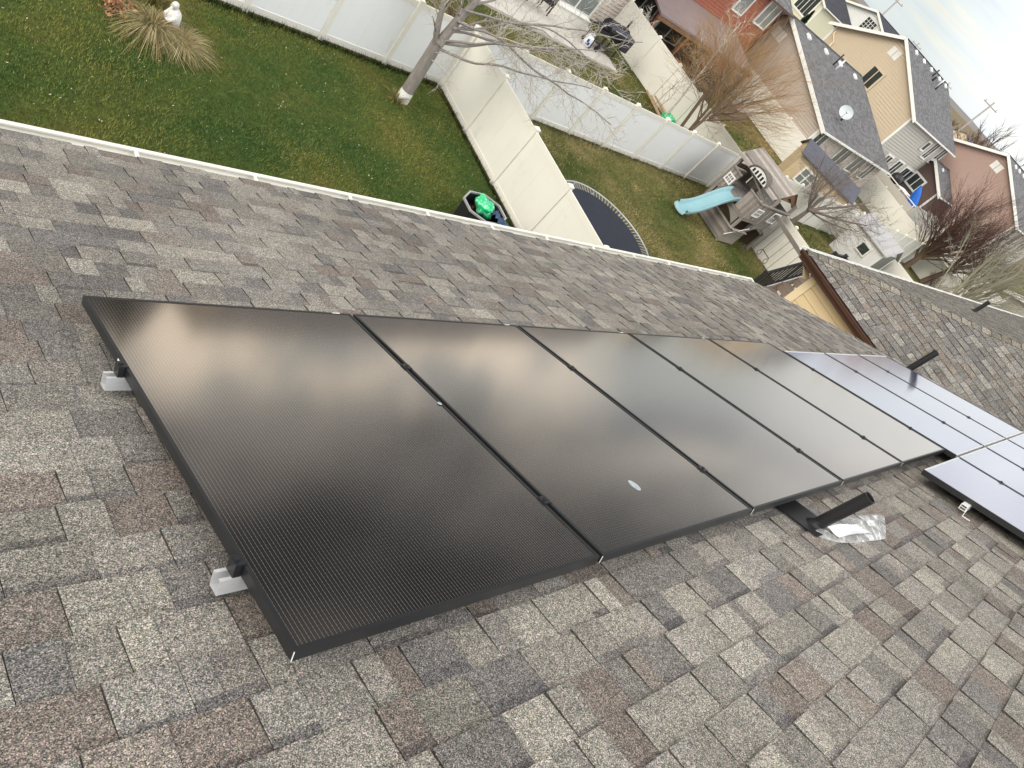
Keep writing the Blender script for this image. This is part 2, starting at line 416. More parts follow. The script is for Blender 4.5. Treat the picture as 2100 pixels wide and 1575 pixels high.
# ------------------------------------------------------------------ mesh builder
class MB:
    def __init__(s):
        s.v = []; s.f = []; s.t = []; s.cur = None; s.sm = []

    def face(s, pts, tint=None, smooth=False):
        b = len(s.v)
        s.v.extend([tuple(p) for p in pts])
        s.f.append(tuple(range(b, b + len(pts))))
        s.t.append(tint if tint is not None else s.cur)
        s.sm.append(smooth)

    def box(s, c, ax, ay, az):
        """c centre, ax/ay/az half-extent vectors"""
        c = Vector(c); ax = Vector(ax); ay = Vector(ay); az = Vector(az)
        if ax.cross(ay).dot(az) < 0:
            ax = -ax
        P = [c + ax * i + ay * j + az * k for k in (-1, 1) for j in (-1, 1) for i in (-1, 1)]
        b = len(s.v)
        s.v.extend([tuple(p) for p in P])
        for f in ((0, 2, 3, 1), (4, 5, 7, 6), (0, 1, 5, 4), (2, 6, 7, 3), (0, 4, 6, 2), (1, 3, 7, 5)):
            s.f.append(tuple(b + i for i in f)); s.t.append(s.cur); s.sm.append(False)

    def abox(s, x0, x1, y0, y1, z0, z1):
        s.box(((x0 + x1) / 2, (y0 + y1) / 2, (z0 + z1) / 2), ((x1 - x0) / 2, 0, 0), (0, (y1 - y0) / 2, 0), (0, 0, (z1 - z0) / 2))

    def bar(s, a, b, wd, hg, up=ZV):
        a = Vector(a); b = Vector(b)
        d = (b - a)
        u = d.normalized()
        side = u.cross(Vector(up))
        if side.length < 1e-4:
            side = u.cross(XV)
        side.normalize()
        n = side.cross(u)
        s.box((a + b) / 2, d / 2, side * wd / 2, n * hg / 2)

    def tube(s, pts, rad, sides=6, caps=True, smooth=True):
        pts = [Vector(p) for p in pts]
        n = len(pts)
        if not isinstance(rad, (list, tuple)):
            rad = [rad] * n
        base = len(s.v)
        prev = None
        for i, p in enumerate(pts):
            d = (pts[min(i + 1, n - 1)] - pts[max(i - 1, 0)])
            if d.length < 1e-9:
                d = ZV.copy()
            d.normalize()
            if prev is None:
                a = d.orthogonal().normalized()
            else:
                a = prev - d * prev.dot(d)
                a = a.normalized() if a.length > 1e-6 else d.orthogonal().normalized()
            prev = a
            b = d.cross(a)
            for k in range(sides):
                th = 2 * pi * k / sides
                s.v.append(tuple(p + (a * cos(th) + b * sin(th)) * rad[i]))
        for i in range(n - 1):
            for k in range(sides):
                k2 = (k + 1) % sides
                s.f.append((base + i * sides + k, base + i * sides + k2, base + (i + 1) * sides + k2, base + (i + 1) * sides + k))
                s.t.append(s.cur); s.sm.append(smooth)
        if caps:
            s.f.append(tuple(base + k for k in reversed(range(sides)))); s.t.append(s.cur); s.sm.append(False)
            s.f.append(tuple(base + (n - 1) * sides + k for k in range(sides))); s.t.append(s.cur); s.sm.append(False)

    def grid(s, fn, nu, nv, smooth=True, tint=None):
        b = len(s.v)
        for j in range(nv + 1):
            for i in range(nu + 1):
                s.v.append(tuple(fn(i / nu, j / nv)))
        for j in range(nv):
            for i in range(nu):
                a = b + j * (nu + 1) + i
                s.f.append((a, a + 1, a + nu + 2, a + nu + 1)); s.t.append(tint or s.cur); s.sm.append(smooth)

    def prism(s, poly, d):
        """poly: list of Vector (planar), extruded by vector d"""
        poly = [Vector(p) for p in poly]; d = Vector(d)
        n = len(poly)
        nor = Vector((0, 0, 0))
        for i in range(n):
            nor += poly[i].cross(poly[(i + 1) % n])
        if nor.dot(d) > 0:
            poly.reverse()
        s.face(poly)
        s.face([p + d for p in reversed(poly)])
        for i in range(n):
            a, b = poly[i], poly[(i + 1) % n]
            s.face([b, a, a + d, b + d])

    def disc(s, c, r, n, d, k=20):
        n = Vector(n).normalized(); a = n.orthogonal().normalized(); b = n.cross(a)
        s.prism([Vector(c) + (a * cos(2 * pi * i / k) + b * sin(2 * pi * i / k)) * r for i in range(k)], n * d)

    def build(s, name, material, parent=None, origin=None, frame=None):
        me = bpy.data.meshes.new(name)
        if frame is not None:                       # local axes: mesh stored in the frame, object carries the matrix
            inv = frame.inverted()
            vv = [tuple(inv @ Vector(p)) for p in s.v]
        else:
            o = Vector(origin) if origin is not None else (Vector(parent['_w']) if parent is not None else Vector((0, 0, 0)))
            vv = [(p[0] - o.x, p[1] - o.y, p[2] - o.z) for p in s.v]
        me.from_pydata(vv, [], s.f)
        me.polygons.foreach_set('use_smooth', s.sm)
        if any(t is not None for t in s.t):
            at = me.attributes.new('tint', 'FLOAT_COLOR', 'FACE')
            flat = []
            for t in s.t:
                t = t or (1, 1, 1)
                flat.extend((t[0], t[1], t[2], 1.0))
            at.data.foreach_set('color', flat)
        me.materials.append(material)
        me.update()
        ob = bpy.data.objects.new(name, me)
        COL.objects.link(ob)
        if frame is not None:
            wm = frame
            if parent is not None:
                ob.parent = parent
                ob.matrix_local = Matrix.Translation(-Vector(parent['_w'])) @ wm
                ob['_w'] = tuple(wm.translation)
            else:
                ob.matrix_world = wm
                ob['_w'] = tuple(wm.translation)
        else:
            if parent is not None:
                ob.parent = parent
                ob.location = o - Vector(parent['_w'])
            else:
                ob.location = o
            ob['_w'] = tuple(o)
        return ob


def tag(o, label=None, cat=None, group=None, kind=None):
    if label: o['label'] = label
    if cat: o['category'] = cat
    if group: o['group'] = group
    if kind: o['kind'] = kind
    return o


def thing(name, loc, label, cat, group=None):
    o = bpy.data.objects.new(name, None)
    COL.objects.link(o)
    o.location = loc
    o.empty_display_size = 0.2
    o['_w'] = tuple(loc)
    return tag(o, label, cat, group)


def clip(poly, f):
    """keep part of a polygon (list of tuples) where f(p) >= 0 (f linear)"""
    out = []
    n = len(poly)
    for i in range(n):
        a, b = poly[i], poly[(i + 1) % n]
        fa, fb = f(a), f(b)
        if fa >= 0:
            out.append(a)
        if (fa >= 0) != (fb >= 0):
            k = fa / (fa - fb)
            out.append(tuple(a[j] + (b[j] - a[j]) * k for j in range(len(a))))
    return out


# ------------------------------------------------------------------ shingles: real tabs laid in courses
PAL = [(0.292, 0.285, 0.262), (0.322, 0.314, 0.284), (0.243, 0.238, 0.226), (0.212, 0.207, 0.200), (0.268, 0.259, 0.240), (0.228, 0.208, 0.190), (0.270, 0.264, 0.250), (0.215, 0.192, 0.176), (0.308, 0.301, 0.276), (0.190, 0.187, 0.186), (0.250, 0.245, 0.224), (0.262, 0.252, 0.236), (0.235, 0.230, 0.216)]


def shingles(mb, O, U, V, Nn, u0, u1, v0, v1, seed, halfplanes=(), e=0.143, thick=(0.0045, 0.0115), pal=PAL, band=True, ws=1.0, slot=0.0008):
    """V points UP the slope; tabs overlap like laminated shingles. halfplanes: list of f(u,v)>=0."""
    rg = random.Random(seed)
    nrow = int(math.ceil((v1 - v0) / e))
    for k in range(nrow):
        vb = v0 + k * e
        vt = min(vb + e, v1)
        u = u0 - rg.random() * 0.3
        tooth = rg.random() < 0.5
        while u < u1:
            wd = rg.choice((0.08, 0.11, 0.13, 0.15, 0.18, 0.20, 0.25)) * rg.uniform(0.92, 1.08) * ws * 0.9
            a, b = max(u, u0), min(u + wd, u1)
            u += wd
            tooth = not tooth if rg.random() < 0.85 else tooth
            if b - a < 0.004:
                continue
            c = rg.choice(pal)
            kk = rg.uniform(0.86, 1.14)
            c = tuple(x * kk for x in c)
            hb = thick[1] if tooth else thick[0]
            hb *= rg.uniform(0.85, 1.2)
            ht = 0.0018
            vbj = vb - (0.0 if tooth else rg.uniform(0, 0.006))
            sh = slot if b - a > 0.02 else 0.0
            poly = [(a + sh, vbj), (b - sh, vbj), (b - sh, vt + 0.004), (a + sh, vt + 0.004)]
            for f in halfplanes:
                poly = clip(poly, lambda p: f(p[0], p[1]))
                if len(poly) < 3:
                    break
            if len(poly) < 3:
                continue

            def P(p, hs=1.0):
                h = hb + (ht - hb) * (p[1] - vbj) / (e + 0.004)
                return O + U * p[0] + V * p[1] + Nn * (h * hs)
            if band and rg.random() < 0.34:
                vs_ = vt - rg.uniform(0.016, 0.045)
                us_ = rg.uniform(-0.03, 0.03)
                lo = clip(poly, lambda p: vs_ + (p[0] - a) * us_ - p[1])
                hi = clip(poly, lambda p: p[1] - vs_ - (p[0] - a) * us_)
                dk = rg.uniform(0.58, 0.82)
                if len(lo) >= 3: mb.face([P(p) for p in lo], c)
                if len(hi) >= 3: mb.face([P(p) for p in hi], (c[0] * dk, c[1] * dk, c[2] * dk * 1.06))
            else:
                mb.face([P(p) for p in poly], c)
            n = len(poly)
            for i in range(n):
                p, q = poly[i], poly[(i + 1) % n]
                if p[1] > vt and q[1] > vt:
                    continue
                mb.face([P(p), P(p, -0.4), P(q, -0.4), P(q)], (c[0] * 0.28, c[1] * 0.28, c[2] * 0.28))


# ------------------------------------------------------------------ siding: real laps
def siding(mb, O, U, Nn, poly, e=0.12, lap=0.014, groove=0.12):
    """poly: convex list of (u, z) on the wall; boards are real laps with a recessed shadow gap between them"""
    z0 = min(p[1] for p in poly); z1 = max(p[1] for p in poly)
    dp = -0.35 * e

    def put(pts):
        nn = Vector((0, 0, 0))
        for i in range(len(pts)):
            nn += pts[i].cross(pts[(i + 1) % len(pts)])
        mb.face(pts if nn.dot(Nn) > 0 else pts[::-1])
    put([O + U * p[0] + ZV * p[1] + Nn * dp for p in poly])
    k = 0
    while z0 + k * e < z1 - 1e-4:
        a, b = z0 + k * e, min(z0 + (k + 1 - groove) * e, z1)
        q = clip(clip(poly, lambda p: p[1] - a), lambda p: b - p[1])
        k += 1
        if len(q) < 3:
            continue

        def P(p, d=None):
            h = lap * (1 - (p[1] - a) / e) if d is None else d
            return O + U * p[0] + ZV * p[1] + Nn * h
        put([P(p) for p in q])
        for zz in (a, b):
            lo = sorted([p for p in q if abs(p[1] - zz) < 1e-6], key=lambda p: p[0])
            if len(lo) >= 2:
                mb.face([P(lo[0]), P(lo[-1]), P(lo[-1], dp), P(lo[0], dp)])


def window(parent, O, U, Nn, u, z, wd, ht, split=None, frame=0.09, glass='glass', trim='white_paint', name='window', grid=None):
    """a framed opening proud of the wall; pane is a sub-part"""
    f = MB()
    o = O + U * u + ZV * z
    cn = o + Nn * 0.065
    d = Nn * 0.05
    for (cu, cz, hw, hh) in ((-wd / 2 - frame / 2, 0, frame / 2, ht / 2 + frame), (wd / 2 + frame / 2, 0, frame / 2, ht / 2 + frame)):
        f.box(cn + U * cu + ZV * cz, U * hw, d, ZV * hh)
    for sgn in (-1, 1):
        f.box(cn + ZV * sgn * (ht / 2 + frame / 2), U * (wd / 2), d * 0.95, ZV * (frame / 2))
    if split == 'v':
        f.box(cn, U * 0.035, d * 0.9, ZV * ht / 2)
    elif split == 'h':
        f.box(cn, U * wd / 2, d * 0.9, ZV * 0.035)
    if grid:
        nu, nz = grid
        for i in range(1, nu):
            f.box(cn + U * (wd * (i / nu - 0.5)), U * 0.02, d * 0.8, ZV * ht / 2)
        for i in range(1, nz):
            f.box(cn + ZV * (ht * (i / nz - 0.5)), U * wd / 2, d * 0.78, ZV * 0.02)
    w_ = f.build(name, M[trim], parent)
    g = MB()
    g.box(o + Nn * 0.068, U * wd / 2, Nn * 0.004, ZV * ht / 2)
    g.build('pane', M[glass], w_)
    return w_

# ================================================================== setting: ground, lawns, patio
def sheet(name, pts, z, material, seg=None):
    mb = MB()
    mb.face([(p[0], p[1], z) for p in pts])
    o = mb.build(name, material)
    o['kind'] = 'structure'
    return o


g_mat = grass_ground_mat('dry_field', (0.16, 0.125, 0.075), (0.20, 0.155, 0.095), (0.12, 0.11, 0.06), 0.02)
sheet('ground', [(-4000, -4000), (6000, -4000), (6000, 6000), (-4000, 6000)], ZG - 0.02, g_mat)
lawn_dark = grass_ground_mat('dark_lawn', (0.036, 0.068, 0.018), (0.070, 0.092, 0.023), (0.110, 0.104, 0.030), 0.55)
lawn_dry = grass_ground_mat('dry_lawn', (0.052, 0.072, 0.020), (0.120, 0.115, 0.040), (0.23, 0.180, 0.085), 0.45)
sheet('lawn', [(-25, 2.5), (12.25, 2.5), (12.25, 14.7), (-25, 14.7)], ZG, lawn_dark)
sheet('neighbour_lawn', [(12.35, -6), (27.65, -6), (27.65, 14.7), (12.35, 14.7)], ZG, lawn_dry)
sheet('back_lawn', [(12.0, 14.8), (27.85, 14.8), (27.85, 25.2), (12.0, 25.2)], ZG, lawn_dry)
sheet('far_lawn', [(27.95, 4.0), (42.3, 4.0), (42.3, 29), (27.95, 29)], ZG, lawn_dry)
sheet('farther_lawn', [(42.5, 2.0), (140, 2.0), (140, 60), (42.5, 60)], ZG, lawn_dry)
mb = MB()
mb.prism([(17.0, 21.05, ZG + 0.004), (25.55, 21.0, ZG + 0.004), (25.6, 25.1, ZG + 0.004), (17.0, 25.1, ZG + 0.004)], (0, 0, 0.085))
o = mb.build('patio', M['concrete']); o['kind'] = 'structure'

rg = random.Random(5)
from mathutils import noise as mnoise


def grass_field(name, x0, x1, y0, y1, n, cols, hgt, wid, seed, z=ZG, holes=(), patches=0.45, bright=0.006):
    r = random.Random(seed)
    mb = MB()
    V, F, T = mb.v, mb.f, mb.t
    for i in range(n):
        x = r.uniform(x0, x1); y = r.uniform(y0, y1)
        if any(h(x, y) for h in holes):
            continue
        q = mnoise.noise(Vector((x * patches, y * patches, seed))) * 0.5 + 0.5
        q2 = mnoise.noise(Vector((x * 1.9, y * 1.9, seed + 7.0))) * 0.5 + 0.5
        k = min(1, max(0, (q * 0.65 + q2 * 0.35 - 0.30) / 0.40))
        a, b, c = cols
        if k < 0.5:
            cc = [a[j] + (b[j] - a[j]) * k * 2 for j in range(3)]
        else:
            cc = [b[j] + (c[j] - b[j]) * (k - 0.5) * 2 for j in range(3)]
        s = r.uniform(0.5, 1.7)
        cc = (cc[0] * s, cc[1] * s, cc[2] * s)
        if r.random() < bright:
            cc = (0.40, 0.37, 0.22)
        h = hgt * r.uniform(0.5, 1.25)
        th = r.uniform(0, 6.283); ln = r.uniform(0.2, 1.0) * h
        dx, dy = cos(th), sin(th)
        wx, wy = -dy * wid * 0.5, dx * wid * 0.5
        bi = len(V)
        V.append((x - wx, y - wy, z)); V.append((x + wx, y + wy, z)); V.append((x + dx * ln, y + dy * ln, z + h))
        F.append((bi, bi + 1, bi + 2)); T.append(cc)
    mb.sm = [False] * len(F)
    ob = mb.build(name, M['grass_blade'])
    ob['kind'] = 'stuff'
    return ob


GD = ((0.048, 0.098, 0.024), (0.100, 0.132, 0.030), (0.182, 0.170, 0.044))
GY = ((0.074, 0.112, 0.028), (0.180, 0.172, 0.060), (0.33, 0.262, 0.126))
t1 = grass_field('lawn_grass', 0.0, 12.2, 4.6, 14.65, 175000, GD, 0.05, 0.010, 1)
tag(t1, 'dark green clipped grass of the near yard', 'grass')


def worn(x, y):
    dd = (x - 15.04) ** 2 + (y - 9.36) ** 2
    return (dd < 2.3 and rg.random() < 0.8) or ((x - 17.6) ** 2 / 0.5 + (y - 11.2) ** 2 / 3.0 < 1 and rg.random() < 0.6)


t2 = grass_field('yard_grass', 12.4, 27.6, 7.2, 14.65, 80000, GY, 0.055, 0.015, 2, holes=(worn,))
tag(t2, 'yellowing grass of the trampoline yard', 'grass')
t3 = grass_field('back_grass', 13, 27.8, 15, 25, 42000, GY, 0.075, 0.02, 3, holes=(lambda x, y: x < 25.6 and y > 20.95,))
tag(t3, 'patchy green grass around the concrete patio', 'grass')
t4 = grass_field('strip_grass', 28.0, 42.2, 10.5, 27.5, 42000, GY, 0.09, 0.03, 4)
tag(t4, 'olive grass strip between the two far fences', 'grass')
# grass growing up along fence feet
t5 = MB()
for i in range(5200):
    k = rg.random()
    if k < 0.36:
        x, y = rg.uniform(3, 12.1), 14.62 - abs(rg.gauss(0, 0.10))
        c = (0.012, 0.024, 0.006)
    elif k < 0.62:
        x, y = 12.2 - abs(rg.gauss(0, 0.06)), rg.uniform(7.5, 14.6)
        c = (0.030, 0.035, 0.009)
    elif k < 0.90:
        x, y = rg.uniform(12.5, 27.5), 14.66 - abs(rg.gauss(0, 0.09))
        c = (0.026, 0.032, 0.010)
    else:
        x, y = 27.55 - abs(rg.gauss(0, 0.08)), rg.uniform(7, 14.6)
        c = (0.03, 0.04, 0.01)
    h = rg.uniform(0.06, 0.19); th = rg.uniform(0, 6.28); s = rg.uniform(0.6, 1.6)
    t5.face([(x - 0.008, y, ZG), (x + 0.008, y + 0.004, ZG), (x + cos(th) * h * 0.5, y + sin(th) * h * 0.5, ZG + h)], (c[0] * s, c[1] * s, c[2] * s))
tag(t5.build('fence_foot_grass', M['grass_blade']), 'longer dark grass left along the fence feet', 'grass', kind='stuff')
# fallen leaves and straw bits on the near lawn
t6 = MB()
for i in range(750):
    x = rg.uniform(1, 12.1); y = rg.uniform(4.6, 14.5)
    s = rg.uniform(0.008, 0.024); th = rg.uniform(0, 6.28)
    a = Vector((cos(th), sin(th), rg.uniform(-0.3, 0.5))) * s; b = Vector((-sin(th), cos(th), rg.uniform(-0.3, 0.3))) * s * rg.uniform(0.25, 0.6)
    c = Vector((x, y, ZG + rg.uniform(0.045, 0.075)))
    k = rg.choice(((0.55, 0.50, 0.33), (0.45, 0.40, 0.22), (0.62, 0.60, 0.48), (0.35, 0.27, 0.14)))
    t6.face([c - a, c - b, c + a, c + b], k)
for i in range(260):
    x = 16.5 + rg.uniform(0, 9); y = rg.uniform(14.9, 21)
    s = rg.uniform(0.02, 0.05); th = rg.uniform(0, 6.28)
    c = Vector((x, y, ZG + 0.07))
    a = Vector((cos(th), sin(th), 0.2)) * s; b = Vector((-sin(th), cos(th), 0)) * s * 0.5
    t6.face([c - a, c - b, c + a, c + b], (0.5, 0.42, 0.12))
tag(t6.build('lawn_litter', M['grass_blade']), 'pale straw bits and dry leaves scattered over the lawns', 'leaf litter', kind='stuff')

# ================================================================== our house
EV = 4.0                      # eave, metres down the slope from the panels' upper edge
RXA, RXB = -5.0, 9.85
RIDGE = -3.3
house = thing('house', (3.0, 0.0, ZG), 'house under our feet with grey brown shingle roof and cream gutter', 'house')
mb = MB()
O_ = RP(0, EV)
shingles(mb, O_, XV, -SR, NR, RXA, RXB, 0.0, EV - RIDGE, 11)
roof = mb.build('roof', M['shingle'], house)
mb = MB()
mb.prism([RP(RXA, RIDGE, -0.004), RP(RXB - 0.01, RIDGE, -0.004), RP(RXB - 0.01, EV - 0.03, -0.004), RP(RXA, EV - 0.03, -0.004)], -NR * 0.03)
B2 = Vector((0, -cos(TH), -sin(TH)))
rp0 = RP(0, RIDGE, -0.004)
mb.prism([rp0 + XV * RXA, rp0 + XV * (RXB - 0.01), rp0 + XV * (RXB - 0.01) + B2 * 7.3, rp0 + XV * RXA + B2 * 7.3], -Vector((0, -sin(TH), cos(TH))) * 0.03)
mb.build('roof_deck', M['shingle_far'], house)
mb = MB()     # walls with gables
ye = (RP(0, EV) ).y - 0.45
zt = RP(0, EV).z - 0.15
yr = rp0.y; zr = rp0.z - 0.12
yb = 2 * yr - ye
for x in (RXA + 0.3, RXB - 0.32):
    mb.prism([(x, ye, ZG), (x, ye, zt), (x, yr, zr), (x, yb, zt), (x, yb, ZG)], (0.12 if x < 0 else -0.12, 0, 0))
mb.abox(RXA + 0.3, RXB - 0.32, ye - 0.12, ye - 0.002, ZG, zt - 0.002)
mb.abox(RXA + 0.3, RXB - 0.32, yb + 0.002, yb + 0.12, ZG, zt - 0.002)
mb.build('wall', M['siding_beige'], house)
mb = MB()     # fascia, rake boards
E0 = RP(0, EV)
mb.abox(RXA, RXB, E0.y - 0.03, E0.y - 0.008, E0.z - 0.19, E0.z - 0.035)
mb.abox(RXA, RXB, ye, E0.y - 0.03, E0.z - 0.19, E0.z - 0.165)
for x in (RXB - 0.035,):
    mb.prism([RP(x, RIDGE, -0.036), RP(x, EV, -0.036), RP(x, EV, -0.18), RP(x, RIDGE, -0.18)], (0.03, 0, 0))
mb.build('fascia', M['cream_metal'], house)
mb = MB()     # drip edge along the rake
mb.prism([RP(RXB - 0.004, RIDGE, -0.003), RP(RXB + 0.006, RIDGE, -0.003), RP(RXB + 0.006, EV, -0.003), RP(RXB - 0.004, EV, -0.003)], NR * -0.05)
mb.build('drip_edge', M['cream_metal'], house)
# gutter: K profile swept along the eave
prof = [(-0.006, -0.022), (-0.006, -0.118), (0.062, -0.118), (0.082, -0.085), (0.112, -0.060), (0.118, -0.028), (0.118, -0.018), (0.090, -0.018), (0.090, -0.030)]
mb = MB()
for i in range(len(prof) - 1):
    a, b = prof[i], prof[i + 1]
    mb.face([(RXA, E0.y + a[0], E0.z + a[1]), (RXB, E0.y + a[0], E0.z + a[1]), (RXB, E0.y + b[0], E0.z + b[1]), (RXA, E0.y + b[0], E0.z + b[1])])
for x in (RXA, RXB):
    mb.face([(x, E0.y + p[0], E0.z + p[1]) for p in prof[:7]])
gut = mb.build('gutter', M['cream_metal'], house)
x = 0.9
while x < RXB:
    hb = MB()
    hb.abox(x - 0.011, x + 0.011, E0.y - 0.004, E0.y + 0.112, E0.z - 0.027, E0.z - 0.019)
    hb.build('gutter_hanger', M['white_paint'], gut)
    x += 0.812
for x in (-1.53, -0.72, 0.09):
    hb = MB()
    hb.abox(x - 0.011, x + 0.011, E0.y - 0.004, E0.y + 0.112, E0.z - 0.027, E0.z - 0.019)
    hb.build('gutter_hanger', M['white_paint'], gut)

# ================================================================== solar panels
def frame_at(x, v, h=0.0):
    o = RP(x, v, HR + h)
    mtx = Matrix.Identity(4)
    for r in range(3):
        mtx[r][0] = XV[r]; mtx[r][1] = SR[r]; mtx[r][2] = NR[r]; mtx[r][3] = o[r]
    return mtx


def lbox(mb, F, x0, x1, y0, y1, z0, z1):
    o = F.translation
    mb.box(o + XV * (x0 + x1) / 2 + SR * (y0 + y1) / 2 + NR * (z0 + z1) / 2, XV * (x1 - x0) / 2, SR * (y1 - y0) / 2, NR * (z1 - z0) / 2)


def panel(x, v, wd, ln, label, group, glass, lip=0.011, deep=0.035, ends='black_alu', sticker=True, cells=(0.0204, 0.0195)):
    F = frame_at(x, v)
    root = thing('solar_panel', F.translation, label, 'solar panel', group)
    if ends != 'black_alu':
        for (a, b_) in ((0, lip), (wd - lip, wd)):
            f = MB(); lbox(f, F, a, b_, 0, ln, -deep, 0); f.build('frame_side', M['black_alu'], root)
        for (a, b_) in ((0, lip), (ln - lip, ln)):
            f = MB(); lbox(f, F, lip, wd - lip, a, b_, -deep, -0.0003); f.build('sheen_frame_end', M[ends], root)  # pale metal paints in the sky reflection on black frame ends
    else:
        f = MB()
        lbox(f, F, 0, lip, 0, ln, -deep, 0)
        lbox(f, F, wd - lip, wd, 0, ln, -deep, 0)
        lbox(f, F, lip, wd - lip, 0, lip, -deep, -0.0003)
        lbox(f, F, lip, wd - lip, ln - lip, ln, -deep, -0.0003)
        f.build('frame', M['black_alu'], root)
        k = MB()
        for xx in (0.0,):
            lbox(k, F, xx - 0.0010, xx + 0.0010, -0.0010, 0.0010, -deep, -0.004)
        k.build('corner_joint', M['cut_alu'], root)
    G = F @ Matrix.Translation((cells[0], cells[1], 0))
    g = MB()
    lbox(g, F, lip * 0.9, wd - lip * 0.9, lip * 0.9, ln - lip * 0.9, -0.0068, -0.0026)
    g.build('glass', M[glass], root, frame=G)
    bk = MB()
    lbox(bk, F, lip + 0.01, wd - lip - 0.01, lip + 0.01, ln - lip - 0.01, -0.010, -0.0082)
    bk.build('back_sheet', M['black_plastic'], root)
    if sticker:
        s = MB()
        lbox(s, F, wd - 0.10, wd - 0.055, ln + 0.0004, ln + 0.0014, -0.024, -0.006)
        lbox(s, F, wd - 0.10, wd - 0.06, ln - lip + 0.002, ln - 0.002, 0.0003, 0.0008)
        s.build('serial_label', M['paper'], root)
    return root


PW, PL_, PP = 1.134, 1.724, 1.154
labs = ['black solar panel nearest the camera, beside the bare silver rail ends',
        'black solar panel with a pale bird dropping on its glass',
        'black solar panel whose upper edge lies beside the black vent pipe',
        'black solar panel between the vent pipe panel and the last black one',
        'last black solar panel, right against the bluish array']
for i in range(5):
    p = panel(i * PP, 0.0, PW, PL_, labs[i], 'black panels in the near row', 'panel')
    if i == 0:
        F = frame_at(0, 0)
        s = MB(); lbox(s, F, -0.0016, -0.0004, 1.245, 1.295, -0.028, -0.010)
        s.build('side_label', M['paper'], p)
d = MB()
F = frame_at(0, 0)
o_ = F.translation
cc = o_ + XV * 1.704 + SR * 0.286 + NR * -0.0022
d.prism([cc + (XV * (0.017 * cos(2 * pi * k / 14) * (1.25 if cos(2 * pi * k / 14) > 0 else 1.1)) + SR * (0.034 * sin(2 * pi * k / 14))) for k in range(14)], NR * 0.0016)
cc = o_ + XV * 1.118 + SR * 0.942 + NR * 0.0006
d.prism([cc + (XV * (0.009 * cos(2 * pi * k / 9)) + SR * (0.011 * sin(2 * pi * k / 9))) for k in range(9)], NR * 0.001)
tag(d.build('bird_dropping', M['dropping'], origin=cc), 'pale dried bird dropping stuck on the second black panel', 'bird dropping')

B_, BP, BL = 1.012, 1.03, 1.655
b1 = ['bluish panel of the row nearer the gutter, touching the black panels', 'middle bluish panel of the row nearer the gutter', 'bluish panel of the row nearer the gutter, by the roof edge vent pipe']
for i in range(3):
    panel(5.79 + i * BP, -0.085, B_, BL, b1[i], 'bluish panels of the farther array', 'panel_blue', ends='alu', sticker=False, lip=0.013, deep=0.04, cells=(0.033, 0.03))
b2 = ['bluish panel above a white rail bracket, with its dark side edge showing', 'second bluish panel from the white bracket in the upper row', 'third bluish panel from the white bracket in the upper row', 'farthest bluish panel of the upper row at the right edge']
for i in range(4):
    panel(4.76 + i * BP, -0.105 - BL, B_, BL, b2[i], 'bluish panels of the farther array', 'panel_blue', ends='alu', sticker=False, lip=0.013, deep=0.04, cells=(0.033, 0.03))


def rail(x0, x1, v, label, clamps, endx=None, foot_step=1.25):
    F = frame_at(0, v)
    root = thing('mounting_rail', F.translation + XV * x0, label, 'mounting rail', 'rails under the panels')
    r = MB()
    zt_, zb_ = -0.0362, -0.084
    for (a, b, c, d_) in ((-0.021, -0.0185, zb_, zt_), (0.0185, 0.021, zb_, zt_)):
        lbox(r, F, x0, x1, a, b, c, d_)
    lbox(r, F, x0, x1, -0.0185, 0.0185, zb_, zb_ + 0.0025)
    lbox(r, F, x0, x1, -0.0185, -0.011, zt_ - 0.0025, zt_ - 0.0002)
    lbox(r, F, x0, x1, 0.011, 0.0185, zt_ - 0.0025, zt_ - 0.0002)
    r.build('channel', M['alu'], root)
    xx = x0 + 0.42
    while xx < x1:
        f = MB()
        lbox(f, F, xx - 0.03, xx + 0.03, 0.022, 0.026, -0.113, -0.045)
        lbox(f, F, xx - 0.05, xx + 0.05, 0.0262, 0.13, -0.113, -0.107)
        f.build('foot', M['black_alu'], root)
        xx += foot_step
    for cx_ in clamps:
        c = MB()
        if cx_ < 0.0 + x0 + 0.12:                      # end clamp
            lbox(c, F, cx_ - 0.022, cx_ - 0.002, -0.019, 0.019, -0.036, 0.0045)
            lbox(c, F, cx_ - 0.002, cx_ + 0.008, -0.019, 0.019, 0.0006, 0.0045)
            c.disc(F.translation + XV * (cx_ - 0.012) + NR * 0.0046, 0.0075, NR, 0.006, 8)
        else:
            lbox(c, F, cx_ - 0.018, cx_ + 0.018, -0.02, 0.02, 0.0006, 0.004)
            lbox(c, F, cx_ - 0.0065, cx_ + 0.0065, -0.02, 0.02, -0.034, 0.0005)
            c.disc(F.translation + XV * cx_ + NR * 0.0041, 0.007, NR, 0.007, 8)
        c.build('clamp', M['black_alu'] if cx_ < 5.8 else M['black_alu'], root)
    return root


mids = [PP * i - 0.01 for i in range(1, 5)]
rail(-0.052, 5.86, 0.30, 'lower silver rail end sticking out beside the nearest panel corner', [0.0] + mids + [5.768])
rail(-0.052, 5.86, 1.235, 'silver rail end sticking out near the upper left panel corner', [0.0] + mids + [5.768])
m2 = [5.79 + BP * i - 0.009 for i in range(1, 3)]
rail(6.0, 8.85, 0.29, 'rail hidden under the bluish row near the gutter, upper one', m2)
rail(6.0, 8.85, 1.20, 'rail hidden under the bluish row near the gutter, lower one', m2)
m3 = [4.76 + BP * i - 0.009 for i in range(1, 4)]
rail(4.80, 8.85, -0.44, 'rail under the upper bluish row beside the white bracket', m3)
rail(4.80, 8.85, -1.30, 'rail under the upper bluish row near the ridge', m3)

